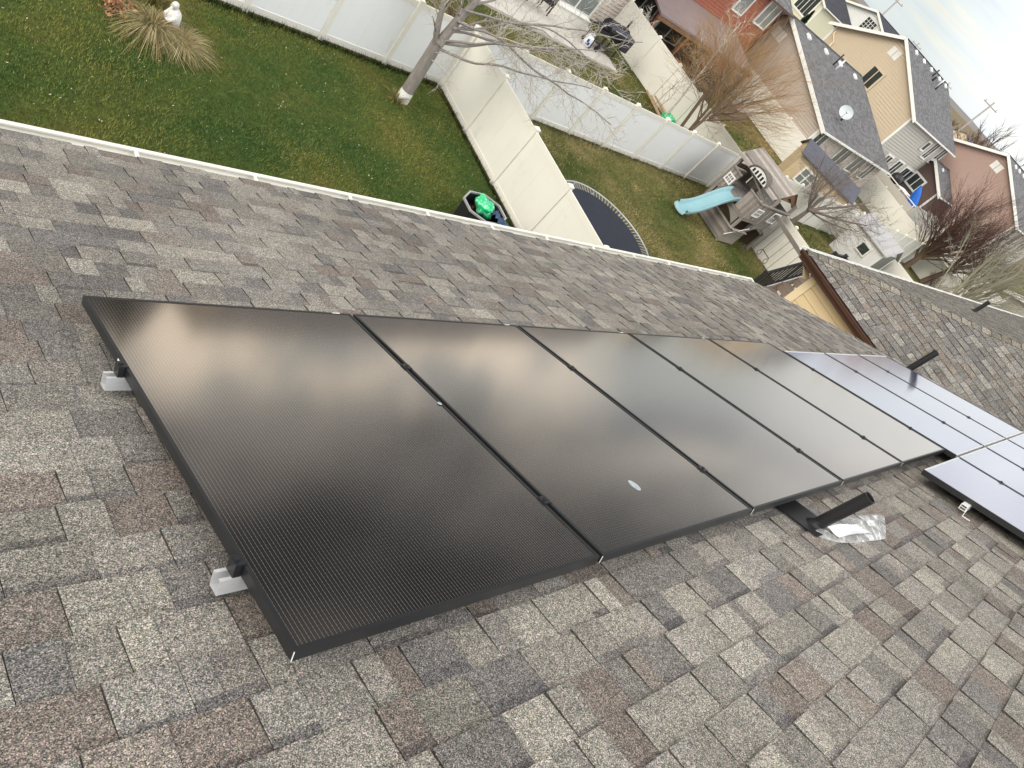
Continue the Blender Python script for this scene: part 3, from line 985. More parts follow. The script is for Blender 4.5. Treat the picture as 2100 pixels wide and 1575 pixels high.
# bracket with hooked foot standing under the bluish panel edge
F = frame_at(4.66, -0.44)
br = thing('roof_bracket', F.translation - NR * 0.11, 'small pale metal hook bracket under the bluish panel edge', 'bracket')
c = MB()
for (a, b) in ((-0.022, -0.018), (0.018, 0.022)):
    lbox(c, F, 0.0, 0.10, a, b, -0.072, -0.034)
lbox(c, F, 0.0, 0.10, -0.018, 0.018, -0.072, -0.069)
lbox(c, F, 0.0, 0.10, -0.018, 0.018, -0.054, -0.051)
lbox(c, F, 0.0, 0.10, -0.018, 0.018, -0.037, -0.034)
c.build('channel_end', M['cut_alu'], br)
c = MB()
lbox(c, F, 0.012, 0.022, -0.026, -0.022, -0.108, -0.055)
lbox(c, F, 0.012, 0.024, -0.075, -0.026, -0.109, -0.104)
c.build('hook_foot', M['cut_alu'], br)


# ================================================================== vent pipes and bag on the roof
def vent_pipe(p, hgt, rad, label, plate=True, up=ZV, nrm=NR, sl=SR):
    root = thing('vent_pipe', p, label, 'vent pipe', 'plumbing vents on the roofs')
    if plate:
        f = MB()
        side = sl.cross(nrm).normalized()
        pl_ = [p + side * a + sl * b + nrm * 0.013 for a, b in ((-0.12, -0.07), (0.11, -0.07), (0.11, 0.20), (-0.12, 0.20))]
        f.prism(pl_, nrm * 0.004)
        f.build('flashing', M['black_plastic'], root)
    b = MB()
    prof_ = [(0.088, 0.012), (0.086, 0.02), (0.066, 0.036), (0.058, 0.05), (0.055, 0.06), (0.053, 0.075), (0.046, 0.08), (0.041, 0.088)]
    a1 = nrm.orthogonal().normalized(); a2 = nrm.cross(a1)
    s_ = rad / 0.04 * 0.78

    def fn(u, v):
        k = v * (len(prof_) - 1); i = min(int(k), len(prof_) - 2); t = k - i
        r = prof_[i][0] * (1 - t) + prof_[i + 1][0] * t; h = prof_[i][1] * (1 - t) + prof_[i + 1][1] * t
        ax = nrm * (1 - min(1, v * 1.3)) + up * min(1, v * 1.3)
        return p + (a1 * cos(2 * pi * u) + a2 * sin(2 * pi * u)) * r * s_ + ax.normalized() * h * s_
    b.grid(fn, 24, 14)
    b.build('boot', M['rubber'], root)
    t = MB()
    t.tube([p + up * 0.0, p + up * hgt], rad, 20, caps=False)
    t.tube([p + up * (hgt - 0.10), p + up * hgt], rad * 0.86, 20, caps=False)
    top = p + up * hgt
    a = up.orthogonal().normalized(); bb = up.cross(a)
    for k in range(20):
        q0, q1 = 2 * pi * k / 20, 2 * pi * (k + 1) / 20
        d0 = a * cos(q0) + bb * sin(q0); d1 = a * cos(q1) + bb * sin(q1)
        t.face([top + d0 * rad, top + d1 * rad, top + d1 * rad * 0.86, top + d0 * rad * 0.86])
    t.disc(p + up * (hgt - 0.13), rad * 0.87, up, 0.004, 16)
    t.build('pipe', M['black_plastic'], root)
    return root


vent_pipe(RP(2.868, -0.128, 0.004), 0.325, 0.033, 'short black vent pipe with rubber boot beside the clear bag')
vent_pipe(RP(9.40, 1.40, 0.004), 0.42, 0.042, 'black vent pipe at the roof edge behind the bluish panels')

bagp = [(2.754, -0.157), (2.90, -0.135), (3.061, -0.128), (3.20, -0.138), (3.339, -0.152), (3.50, -0.185), (3.658, -0.213), (3.672, -0.243), (3.53, -0.300), (3.353, -0.359), (3.144, -0.326), (3.0, -0.30), (2.88, -0.268), (2.791, -0.212)]
bag = thing('plastic_bag', RP(3.1, -0.23, 0.01), 'crumpled clear plastic bag with white paper lying on the shingles', 'plastic bag')
cx_ = sum(p[0] for p in bagp) / len(bagp); cv_ = sum(p[1] for p in bagp) / len(bagp)


def bag_pt(u, v, amp, h0, seed):
    k = u * len(bagp); i = int(k) % len(bagp); t = k - int(k)
    a, b = bagp[i], bagp[(i + 1) % len(bagp)]
    ex = a[0] + (b[0] - a[0]) * t; ev_ = a[1] + (b[1] - a[1]) * t
    x_ = cx_ + (ex - cx_) * v; y_ = cv_ + (ev_ - cv_) * v
    n_ = mnoise.noise(Vector((x_ * 7 + seed, y_ * 13, seed))) + 0.25 * mnoise.noise(Vector((x_ * 28, y_ * 30, seed + 3)))
    h = h0 + amp * (1 - v * v) * (0.8 + 0.5 * n_) + 0.003 * n_
    return RP(x_, y_, max(0.011, h + 0.012))


mb = MB()
mb.grid(lambda u, v: bag_pt(u, v * 0.999 + 0.001, 0.045, 0.0, 2.0), 64, 12)
mb.build('film', M['film'], bag)
mb = MB()
lbl = [(2.84, -0.205), (2.96, -0.18), (3.08, -0.178), (3.24, -0.222), (3.19, -0.285), (3.05, -0.305), (2.86, -0.262)]
mb.grid(lambda u, v: RP(2.86 + 0.34 * u, -0.185 - 0.045 * u - 0.075 * v, 0.046 + 0.007 * sin(5 * u) + 0.005 * cos(4 * v + 2 * u)), 10, 5)
mb.build('paper_insert', M['paper'], bag)


# ================================================================== vinyl fences
def fence(a, b, label, material, step=1.86, first=None, h=1.83, z=ZG, detail=True, seed=0, group='vinyl privacy fences'):
    a = Vector((a[0], a[1], 0)); b = Vector((b[0], b[1], 0))
    d = b - a
    ln = d.length
    u = d.normalized(); n = Vector((-u.y, u.x, 0))
    root = thing('fence', (a.x, a.y, z), label, 'fence', group)
    pos = [0.0]
    s = first if first is not None else step
    while s < ln - 0.3:
        pos.append(s); s += step
    pos.append(ln)
    P = lambda t, k, zz: a + u * t + n * k + ZV * (z + zz)
    r = random.Random(seed)
    for i, t in enumerate(pos):
        p = MB()
        p.box(P(t, 0, h * 0.5 + 0.02), u * 0.0635, n * 0.0635, ZV * (h * 0.5 + 0.02))
        po = p.build('post', M['vinyl_post'], root)
        c = MB()
        ctr = P(t, 0, h + 0.04)
        c.box(ctr + ZV * 0.012, u * 0.074, n * 0.074, ZV * 0.012)
        base = [ctr + ZV * 0.0245 + u * (0.066 * i_) + n * (0.066 * j_) for i_, j_ in ((-1, -1), (1, -1), (1, 1), (-1, 1))]
        top = ctr + ZV * 0.075
        for q in range(4):
            c.face([base[q], base[(q + 1) % 4], top])
        c.build('post_cap', M['vinyl_post'], po)
    for i in range(len(pos) - 1):
        t0, t1 = pos[i] + 0.064, pos[i + 1] - 0.064
        pm = MB()
        nb = max(2, int(round((t1 - t0) / 0.29))) if detail else 1
        w_ = (t1 - t0) / nb
        jig = r.uniform(-0.003, 0.003)
        for q in range(nb):
            c0 = t0 + q * w_ + 0.0006; c1 = t0 + (q + 1) * w_ - 0.0006
            pm.box(P((c0 + c1) / 2, jig + r.uniform(-0.0015, 0.0015), (0.16 + h - 0.1) / 2), u * (c1 - c0) / 2, n * 0.011, ZV * ((h - 0.1 - 0.16) / 2))
        pm.build('panel', material, root)
        rm = MB()
        rm.box(P((t0 + t1) / 2, 0, h - 0.075), u * (t1 - t0) / 2, n * 0.022, ZV * 0.07)
        rm.build('top_rail', M['vinyl_post'], root)
        rm = MB()
        rm.box(P((t0 + t1) / 2, 0, 0.10), u * (t1 - t0) / 2, n * 0.022, ZV * 0.075)
        rm.build('bottom_rail', M['vinyl_post'], root)
    return root


YB = 14.75
fence((12.30, YB - 0.14), (12.30, 3.5), 'cream vinyl fence between the dark near lawn and the trampoline yard', M['vinyl'], 1.87, 1.72, seed=1)
fence((12.30, YB), (-12.0, YB), 'cream vinyl fence along the back of the dark near lawn, behind the leafless tree', M['vinyl_grey'], 1.87, 1.87, seed=2)
fence((12.44, YB), (27.55, YB - 0.05), 'pale grey vinyl fence behind the trampoline', M['vinyl_grey'], 1.865, 1.72, seed=3)
fence((27.75, YB), (27.75, 24.9), 'cream vinyl fence running from the patio house to the playset', M['vinyl'], 1.87, 1.87, seed=4)
fence((27.72, YB - 0.2), (27.40, 3.0), 'cream vinyl fence behind the swings of the playset', M['vinyl'], 1.87, 1.87, seed=5)
fence((27.9, YB - 0.1), (42.3, YB - 0.15), 'pale vinyl fence running away behind the playset roof and the bare grey tree', M['vinyl'], 1.9, 1.9, detail=False, seed=6)
fence((42.5, YB), (42.5, 28.5), 'white vinyl fence across the yard in front of the grey roofed taupe house', M['vinyl'], 1.9, 1.9, detail=False, seed=7)
fence((42.0, YB - 0.25), (41.7, 2.0), 'cream vinyl fence just right of the little white shed', M['vinyl'], 1.9, 1.4, detail=False, seed=8)
fence((42.65, YB - 0.15), (56.8, YB - 0.3), 'vinyl fence hidden in twigs behind the dark red bare tree', M['vinyl'], 1.9, 1.9, detail=False, seed=9)
fence((57.3, YB), (57.3, 23.8), 'cream vinyl fence below the deck with the blue umbrella', M['vinyl'], 1.9, 1.9, detail=False, seed=10)
fence((56.6, YB - 0.4), (54.0, -9.0), 'whitish vinyl fence seen under the olive bare tree at the right', M['vinyl'], 1.9, 1.9, detail=False, seed=11)
fence((57.5, YB - 0.3), (71.4, YB - 0.3), 'far vinyl fence leading to the reddish brown house', M['vinyl'], 1.9, 1.9, detail=False, seed=12)
fence((71.4, YB), (71.4, 23.0), 'short far vinyl fence at the foot of the reddish brown gable', M['vinyl'], 1.9, 1.9, detail=False, seed=13)

fence((71.4, YB - 0.5), (70.0, -12.0), 'farthest whitish fence in the lower right tangle of twigs', M['vinyl_grey'], 1.9, 1.9, detail=False, seed=14)
fence((41.6, 1.9), (41.2, -9.0), 'cream fence stretch at the right edge just above the hip roof', M['vinyl'], 1.9, 1.9, detail=False, seed=15)

# ================================================================== trampoline
tc_ = Vector((15.04, 9.36, ZG))
tr = thing('trampoline', tc_, 'round black trampoline with pale steel rim on the dry lawn', 'trampoline')
mb = MB()
mb.disc(tc_ + ZV * 0.715, 1.47, ZV, 0.012, 64)
mb.build('bounce_mat', M['tramp'], tr)
mb = MB()
ring = [tc_ + Vector((cos(2 * pi * k / 72) * 1.70, sin(2 * pi * k / 72) * 1.70, 0.75)) for k in range(73)]
mb.tube(ring, 0.024, 8, caps=False)
mb.build('frame_ring', M['galv'], tr)
mb = MB()
for k in range(88):
    th = 2 * pi * (k + 0.5) / 88
    d_ = Vector((cos(th), sin(th), 0))
    mb.bar(tc_ + d_ * 1.46 + ZV * 0.722, tc_ + d_ * 1.69 + ZV * 0.748, 0.026, 0.014)
sp_ = mb.build('spring', M['pad'], tr); sp_['kind'] = 'stuff'
for k in range(6):
    th = 2 * pi * k / 6 + 0.3
    d_ = Vector((cos(th), sin(th), 0)); s_ = Vector((-sin(th), cos(th), 0)) * 0.38
    mb = MB()
    mb.tube([tc_ + d_ * 1.68 + s_ + ZV * 0.74, tc_ + d_ * 1.70 + s_ + ZV * 0.05, tc_ + d_ * 1.70 + s_ * 0.8 + ZV * 0.025, tc_ + d_ * 1.70 - s_ * 0.8 + ZV * 0.025, tc_ + d_ * 1.70 - s_ + ZV * 0.05, tc_ + d_ * 1.68 - s_ + ZV * 0.74], 0.02, 6)
    mb.build('leg', M['galv'], tr)

# ================================================================== statue, ornamental grass, bin
sx = Vector((4.72, 13.02, ZG))
st = thing('statue', sx, 'white stone statue of a robed figure with bowed head among ornamental grass', 'statue')
mb = MB()
sprof = [(0.165, 0.0), (0.17, 0.05), (0.155, 0.12), (0.150, 0.20), (0.150, 0.28), (0.150, 0.34), (0.143, 0.40), (0.120, 0.45), (0.075, 0.49), (0.046, 0.515), (0.042, 0.535)]


def stfn(u, v):
    k = v * (len(sprof) - 1); i = min(int(k), len(sprof) - 2); t = k - i
    r = sprof[i][0] * (1 - t) + sprof[i + 1][0] * t; h = sprof[i][1] * (1 - t) + sprof[i + 1][1] * t
    a = 2 * pi * u
    fold = 1 + 0.07 * sin(a * 9 + h * 6) * (1 - v) + 0.05 * mnoise.noise(Vector((cos(a) * 3, sin(a) * 3, h * 14)))
    x_ = cos(a) * r * fold * 0.80; y_ = sin(a) * r * fold
    # hood and bent back lean toward the viewer
    return sx + Vector((x_ - 0.05 * v * v, y_ - 0.03 * v * v, h))


mb.grid(stfn, 40, 40)
mb.tube([sx + Vector((-0.03, -0.14, 0.40)), sx + Vector((-0.12, -0.13, 0.28)), sx + Vector((-0.15, -0.02, 0.25))], [0.05, 0.042, 0.035], 8)
mb.tube([sx + Vector((-0.03, 0.12, 0.40)), sx + Vector((-0.13, 0.10, 0.28)), sx + Vector((-0.15, 0.0, 0.25))], [0.05, 0.042, 0.035], 8)
mb.build('robed_body', M['stone_white'], st)
mb = MB()
hc = sx + Vector((-0.075, -0.045, 0.575))


def hfn(u, v):
    a = 2 * pi * u; b = pi * v
    x_, y_, z_ = sin(b) * cos(a), sin(b) * sin(a), cos(b)
    k = 1 + 0.10 * max(0, -x_) * max(0, -z_)
    return hc + Vector((x_ * 0.066 * k, y_ * 0.056, z_ * 0.074))


mb.grid(hfn, 20, 14)
mb.tube([hc + Vector((-0.062, 0, 0.012)), hc + Vector((-0.079, 0, -0.014)), hc + Vector((-0.066, 0, -0.022))], [0.006, 0.011, 0.007], 6)
mb.grid(lambda u, v: hc + Vector((-0.045 - 0.028 * sin(pi * v) , (u - 0.5) * 0.07 * (1 - 0.6 * v), -0.045 - 0.05 * v)), 6, 6)
for s_ in (-1, 1):
    mb.tube([hc + Vector((-0.057, s_ * 0.030, 0.016)), hc + Vector((-0.066, s_ * 0.012, 0.018))], 0.007, 5)
mb.build('head', M['stone_white'], st)


def tuft(name, c, n, h, spread, seed, label, cols, group=None, lean=(0, 0)):
    r = random.Random(seed)
    mb = MB()
    c = Vector(c)
    for i in range(n):
        a = r.uniform(0, 2 * pi); rr = sqrt(r.random())
        b = c + Vector((cos(a) * rr * 0.14, sin(a) * rr * 0.14, 0))
        out = Vector((cos(a + r.gauss(0, 0.3)), sin(a + r.gauss(0, 0.3)), 0))
        L_ = h * r.uniform(0.7, 1.35); sp2 = spread * r.uniform(0.25, 1.15)
        col = r.choice(cols); k = r.uniform(0.6, 1.4); col = tuple(q * k for q in col)
        w_ = r.uniform(0.004, 0.008)
        side = Vector((-out.y, out.x, 0)) * w_
        last = None
        for j in range(6):
            t = j / 5
            p = b + out * (sp2 * t ** 1.3) + Vector((lean[0], lean[1], 0)) * t * t + ZV * (L_ * (t - 0.62 * t * t * (0.7 + sp2)))
            p.z = max(p.z, ZG + 0.015)
            s_ = side * (1 - 0.8 * t)
            if last:
                mb.face([last[0], last[1], p + s_, p - s_], col)
            last = (p - s_, p + s_)
    o = mb.build(name, M['straw'], origin=c)
    return tag(o, label, 'plant', group)


SC1 = [(0.30, 0.25, 0.12), (0.36, 0.30, 0.15), (0.22, 0.19, 0.08), (0.25, 0.16, 0.08), (0.16, 0.16, 0.06), (0.42, 0.37, 0.22)]
SC2 = [(0.20, 0.17, 0.05), (0.16, 0.15, 0.05), (0.26, 0.20, 0.07), (0.11, 0.12, 0.04)]
tuft('ornamental_grass', (4.38, 12.85, ZG), 1250, 0.62, 0.78, 3, 'straw coloured arching grass clump in front of the white statue', SC1, lean=(0.05, -0.10))
tuft('ornamental_grass', (4.83, 12.62, ZG), 650, 0.52, 0.58, 4, 'straw coloured grass clump at the right foot of the white statue', SC1, lean=(0.04, -0.04))
tuft('ornamental_grass', (4.5, 13.55, ZG), 850, 0.75, 0.6, 5, 'olive grass clump standing behind the white statue', SC2)
tuft('ornamental_grass', (10.15, 13.25, ZG), 160, 0.42, 0.4, 6, 'thin wisps of long grass at the foot of the leafless tree', SC2)
lf = MB()
for i in range(260):
    p = Vector((3.82 + rg.gauss(0, 0.14), 13.12 + rg.gauss(0, 0.16), ZG + rg.uniform(0.04, 0.24)))
    a = Vector((rg.uniform(-1, 1), rg.uniform(-1, 1), rg.uniform(-1, 1))).normalized() * rg.uniform(0.03, 0.06)
    b = a.orthogonal().normalized() * rg.uniform(0.015, 0.035)
    k = rg.uniform(0.7, 2.0)
    lf.face([p - a, p - b, p + a, p + b], (k, k * rg.uniform(0.85, 1.1), k * rg.uniform(0.8, 1.1)))
tag(lf.build('dead_flower_head', M['dry_leaf'], origin=(3.82, 13.12, ZG)), 'brownish pink heap of dead leaves left of the straw grass clump', 'dead plant', kind='stuff')

# bin: octagonal open composter, green bag and blue tarp in it
bc = Vector((10.45, 9.12, ZG))
bn = thing('compost_bin', bc, 'open black plastic bin holding the green bag beside the cream fence', 'bin')
R0, R1, BH = 0.47, 0.53, 0.72
poly = lambda r, z: [bc + Vector((cos(2 * pi * (k + 0.5) / 8) * r * 1.12, sin(2 * pi * (k + 0.5) / 8) * r * 0.92, z)) for k in range(8)]
mb = MB()
o0, o1, i0, i1 = poly(R0, 0), poly(R1, BH), poly(R0 - 0.02, 0.02), poly(R1 - 0.02, BH)
for k in range(8):
    k2 = (k + 1) % 8
    mb.face([o0[k], o0[k2], o1[k2], o1[k]]); mb.face([i0[k2], i0[k], i1[k], i1[k2]])
mb.face(i0)
mb.build('bin_wall', M['black_plastic'], bn)
mb = MB()
e0, e1 = poly(R1 + 0.02, BH + 0.012), poly(R1 - 0.025, BH + 0.012)
e2, e3 = poly(R1 + 0.02, BH - 0.03), poly(R1 - 0.025, BH - 0.03)
for k in range(8):
    k2 = (k + 1) % 8
    mb.face([e1[k], e0[k], e0[k2], e1[k2]]); mb.face([e2[k], e2[k2], e0[k2], e0[k]]); mb.face([e1[k], e1[k2], e3[k2], e3[k]])
mb.build('rim', M['galv'], bn)
lf = MB()
for i in range(240):
    a = rg.uniform(0, 6.28); r_ = 0.42 * sqrt(rg.random())
    p = bc + Vector((cos(a) * r_, sin(a) * r_ * 0.85, 0.40 + rg.uniform(-0.05, 0.08)))
    a_ = Vector((rg.uniform(-1, 1), rg.uniform(-1, 1), rg.uniform(-.5, .5))).normalized() * rg.uniform(0.03, 0.07)
    b_ = a_.orthogonal().normalized() * rg.uniform(0.02, 0.04)
    k = rg.uniform(0.12, 0.55)
    lf.face([p - a_, p - b_, p + a_, p + b_], (k, k, k))
tag(lf.build('bin_leaves', M['dry_leaf'], origin=bc), 'dark dead leaves filling the black bin', 'leaf litter', kind='stuff')


def blob(name, c, rad, material, label, cat, seed, amp=0.35, nu=36, nv=22, freq=2.6):
    mb = MB()
    c = Vector(c)

    def fn(u, v):
        a = 2 * pi * u; b = pi * v
        d = Vector((sin(b) * cos(a), sin(b) * sin(a), cos(b)))
        n_ = mnoise.noise(d * freq + Vector((seed, seed * 2, 0))) + 0.5 * abs(mnoise.noise(d * freq * 2.6 + Vector((0, seed, seed))))
        k = 1 + amp * n_
        return c + Vector((d.x * rad[0], d.y * rad[1], d.z * rad[2])) * k
    mb.grid(fn, nu, nv)
    o = mb.build(name, material, origin=c)
    return tag(o, label, cat)


blob('garbage_bag', bc + Vector((0.05, 0.10, 0.68)), (0.18, 0.27, 0.17), M['green_bag'], 'bright green plastic bag lying in the black bin', 'bag', 4, 0.42, freq=1.7)
# blue tarp draped from the bin to the grass
mb = MB()


def tarp(u, v):
    x_ = bc.x + 0.10 + 1.00 * u; y_ = bc.y - 0.62 + 0.62 * v + 0.06 * sin(6 * u)
    z_ = ZG + 0.80 - 0.60 * u ** 2.2 - 0.10 * abs(v - 0.5) * 2
    n_ = abs(mnoise.noise(Vector((x_ * 3.0, y_ * 9.0, 2.0)))) * 0.16 + 0.05 * mnoise.noise(Vector((x_ * 9, y_ * 14, 0)))
    return Vector((x_, y_, max(ZG + 0.05, z_ + n_ - 0.05)))


mb.grid(tarp, 34, 30)
tag(mb.build('tarp', M['blue_tarp'], origin=bc), 'crumpled dark blue tarp hanging from the black bin beside the fence', 'tarp')


# ================================================================== bare trees
def rv_(r, k=1.0):
    return Vector((r.gauss(0, k), r.gauss(0, k), r.gauss(0, k)))


def grow(T, W, r, p, d, ln, rad, lvl, P):
    """T: thick limbs builder, W: thin twigs builder"""
    n = max(3, int(ln / P['seg']))
    pts = [p.copy()]; rads = [rad]
    dd = d.normalized()
    end = rad * P['taper'][lvl]
    for i in range(n):
        dd = (dd + rv_(r, P['wob'][lvl]) + ZV * P['up'][lvl] * (ln / n)).normalized()
        p = p + dd * (ln / n)
        pts.append(p.copy()); rads.append(rad + (end - rad) * (i + 1) / n)
    tgt = T if rad > P['thick'] else W
    if P.get('tint') and tgt is W:
        t = min(1, max(0, (lvl - 1) / max(1, P['levels'] - 1)))
        k = r.uniform(0.7, 1.3)
        a, b = P['tint']
        W.cur = tuple((a[j] + (b[j] - a[j]) * t) * k for j in range(3))
    tgt.tube(pts, rads, 7 if rad > 0.08 else (5 if rad > 0.02 else 3), caps=False)
    if lvl >= P['levels']:
        return
    m_ = P['kids'][lvl]
    m_ = max(1, int(m_ * r.uniform(0.75, 1.25) * (ln / P['len'][lvl]) ** 0.7))
    for k in range(m_):
        t = P['start'][lvl] + (1 - P['start'][lvl]) * ((k + r.random()) / m_)
        i = min(n - 1, int(t * n)); q = pts[i] + (pts[i + 1] - pts[i]) * (t * n - i)
        ax = (pts[i + 1] - pts[i]).normalized()
        side = ax.orthogonal().normalized()
        side = (Matrix.Rotation(r.uniform(0, 2 * pi), 3, ax) @ side)
        ang = radians(r.gauss(P['ang'][lvl], 9))
        nd = ax * cos(ang) + side * sin(ang)
        grow(T, W, r, q, nd, P['len'][lvl + 1] * r.uniform(0.55, 1.2) * (1.1 - 0.45 * t), max(P['minr'], rads[i] * P['rr'][lvl] * r.uniform(0.7, 1.0)), lvl + 1, P)


def tree(name, base, label, starts, P, seed, tmat, wmat, group='leafless trees', extra=None):
    r = random.Random(seed)
    root = thing(name, base, label, 'tree', group)
    T = MB(); W = MB()
    for (p, d, ln, rad, lvl) in starts:
        grow(T, W, r, Vector(base) + Vector(p), Vector(d), ln, rad, lvl, P)
    if extra:
        extra(T, root)
    T.build('trunk', M[tmat], root)
    if W.f:
        W.build('twigs', M[wmat], root)
    return root


b = (10.42, 13.38, ZG)
P1 = dict(seg=0.16, taper=[0.55, 0.30, 0.30, 0.35, 0.4], wob=[0.03, 0.075, 0.085, 0.10, 0.12], up=[0.1, 0.03, 0.02, 0.05, 0.1], thick=0.017, levels=4, kids=[4, 8, 6, 5, 0],
          len=[2.0, 2.6, 1.3, 0.62, 0.30], start=[0.4, 0.22, 0.2, 0.15, 0], ang=[42, 42, 46, 48, 50], rr=[0.5, 0.42, 0.5, 0.6, 0.6], minr=0.0055)


def wrap(T, root):
    mb = MB()
    o = Vector(b)
    mb.tube([o + ZV * 0.0, o + ZV * 0.10, o + ZV * 0.30], [0.182, 0.172, 0.166], 14, caps=False)
    mb.build('whitewash', M['white_paint'], root)


starts = [((0, 0, 0), (0.0, 0, 1), 1.75, 0.165, 9),
          ((0.0, 0.0, 1.70), (0.05, 0.0, 1), 2.6, 0.125, 1),
          ((0.0, 0.0, 1.45), (-0.45, 0.10, 1), 1.9, 0.075, 1),
          ((-0.05, 0.02, 1.62), (-0.25, 0.35, 1), 2.2, 0.06, 1),
          ((0.03, 0.0, 1.75), (0.9, -0.25, 0.50), 4.2, 0.036, 1),
          ((0.03, -0.02, 1.60), (0.75, -0.8, 0.35), 3.8, 0.036, 1),
          ((0.03, 0.05, 1.95), (1.0, 0.25, 0.45), 4.8, 0.038, 1),
          ((0.02, -0.05, 1.85), (0.9, -0.55, 0.75), 4.2, 0.034, 1),
          ((0.04, -0.05, 2.2), (1.0, -0.1, 0.55), 4.8, 0.034, 1),
          ((0.04, 0.05, 2.5), (0.9, 0.5, 0.6), 4.6, 0.034, 1),
          ((0.04, -0.05, 2.7), (0.9, -0.55, 0.5), 4.4, 0.032, 1),
          ((0.04, -0.05, 2.4), (1.0, -0.45, 0.25), 4.4, 0.035, 1),
          ((0.04, 0.0, 2.1), (1.0, 0.05, 0.15), 4.4, 0.035, 1),
          ((0.0, -0.06, 1.3), (0.35, -0.9, 0.20), 1.3, 0.016, 2),
          ((0.0, -0.06, 1.5), (-0.5, -0.7, 0.5), 1.2, 0.014, 2)]
P1['taper'] += [0.9] * 6; P1['wob'] += [0.025] * 6; P1['up'] += [0.0] * 6
tree('bare_tree', b, 'large leafless tree with whitewashed trunk foot in the near lawn corner', starts, P1, 21, 'bark_trunk', 'bark_pale', extra=wrap)

P2 = dict(seg=0.2, taper=[0.5, 0.3, 0.35, 0.4] + [0.8] * 8, wob=[0.03, 0.06, 0.09, 0.1] + [0.02] * 8, up=[0.05, 0.12, 0.08, 0.1] + [0] * 8, thick=0.016, levels=3, kids=[14, 6, 5, 0], len=[5.0, 1.7, 0.8, 0.45], start=[0.25, 0.2, 0.15, 0], ang=[42, 42, 45, 45], rr=[0.36, 0.5, 0.6, 0.6], minr=0.006)
tree('young_tree', (27.0, 18.55, ZG), 'slender leafless tree with silvery trunk beside the lumber pile', [((0, 0, 0), (0.0, 0.0, 1), 4.9, 0.055, 0)], P2, 5, 'bark_white', 'bark_white')
tree('sapling', (26.9, 19.35, ZG), 'small twiggy sapling against the cream fence left of the lumber pile', [((0, 0, 0), (0.05, 0, 1), 2.2, 0.016, 1), ((0, -0.3, 0), (0.0, -0.1, 1), 1.7, 0.013, 1)], P2, 6, 'bark_pale', 'twig_grey')

# vase shaped tree with orange tipped switches
P3 = dict(seg=0.22, taper=[0.55, 0.55, 0.35, 0.3, 0.3], wob=[0.05, 0.05, 0.035, 0.035, 0.05], up=[0.1, 0.0, 0.10, 0.10, 0.08], thick=0.026, levels=4, kids=[4, 10, 11, 6, 0], len=[1.5, 1.7, 2.7, 1.9, 0.9], start=[0.6, 0.25, 0.08, 0.10, 0], ang=[32, 38, 26, 20, 20], rr=[0.6, 0.40, 0.45, 0.5, 0.6], minr=0.0038,
          tint=((0.15, 0.125, 0.09), (0.36, 0.215, 0.095)))
b3 = (24.2, 15.35, ZG)
tree('vase_tree', b3, 'spreading leafless tree with dense orange tipped switches behind the grey fence', [((0, 0, 0), (0.16, 0.02, 0.8), 2.9, 0.085, 0), ((0.1, 0.05, 1.6), (0.35, 0.1, 0.8), 1.6, 0.07, 1), ((0.4, 0.05, 2.3), (0.55, 0.0, 0.75), 1.8, 0.06, 1), ((0.45, 0.05, 2.3), (0.7, 0.25, 0.6), 1.8, 0.05, 1), ((0.4, 0.05, 2.2), (0.55, -0.35, 0.6), 1.6, 0.05, 1), ((0.4, 0.05, 2.5), (0.2, 0.2, 0.9), 1.6, 0.05, 1), ((0.42, 0.05, 2.4), (0.9, 0.05, 0.42), 1.7, 0.05, 1)], P3, 8, 'bark_brown', 'twig_orange')
tree('stub_tree', (23.75, 15.25, ZG), 'dark bare trunk leaning up in front of the orange tipped tree', [((0, 0, 0), (-0.1, 0.06, 1), 3.0, 0.075, 9), ((-0.3, 0.15, 2.9), (0.0, 0.1, 1), 1.4, 0.03, 2)], dict(P2, levels=3), 9, 'bark_brown', 'twig_grey')

P4 = dict(seg=0.22, taper=[0.6, 0.35, 0.3, 0.35, 0.4], wob=[0.05, 0.06, 0.07, 0.09, 0.1], up=[0.1, 0.09, 0.08, 0.08, 0.05], thick=0.03, levels=4, kids=[6, 9, 8, 5, 0], len=[1.0, 2.7, 1.7, 0.95, 0.5], start=[0.7, 0.2, 0.15, 0.15, 0], ang=[42, 36, 36, 40, 40], rr=[0.62, 0.42, 0.5, 0.6, 0.6], minr=0.0065)
tree('grey_tree', (35.1, 14.15, ZG), 'grey leafless tree spreading in front of the tan shed, right of the playset', [((0, 0, 0), (0.05, -0.1, 1), 1.2, 0.14, 0), ((0.05, -0.1, 1.1), (0.2, -0.9, 0.55), 2.8, 0.08, 1), ((0.05, -0.1, 1.1), (0.5, -0.5, 0.8), 2.8, 0.08, 1), ((0.05, -0.1, 1.1), (-0.3, 0.6, 0.8), 2.6, 0.08, 1), ((0.05, -0.1, 1.1), (0.2, 0.1, 1.0), 2.8, 0.08, 1), ((0.05, -0.1, 1.1), (0.4, -1.0, 0.15), 2.6, 0.05, 1)], P4, 31, 'twig_grey', 'twig_grey')

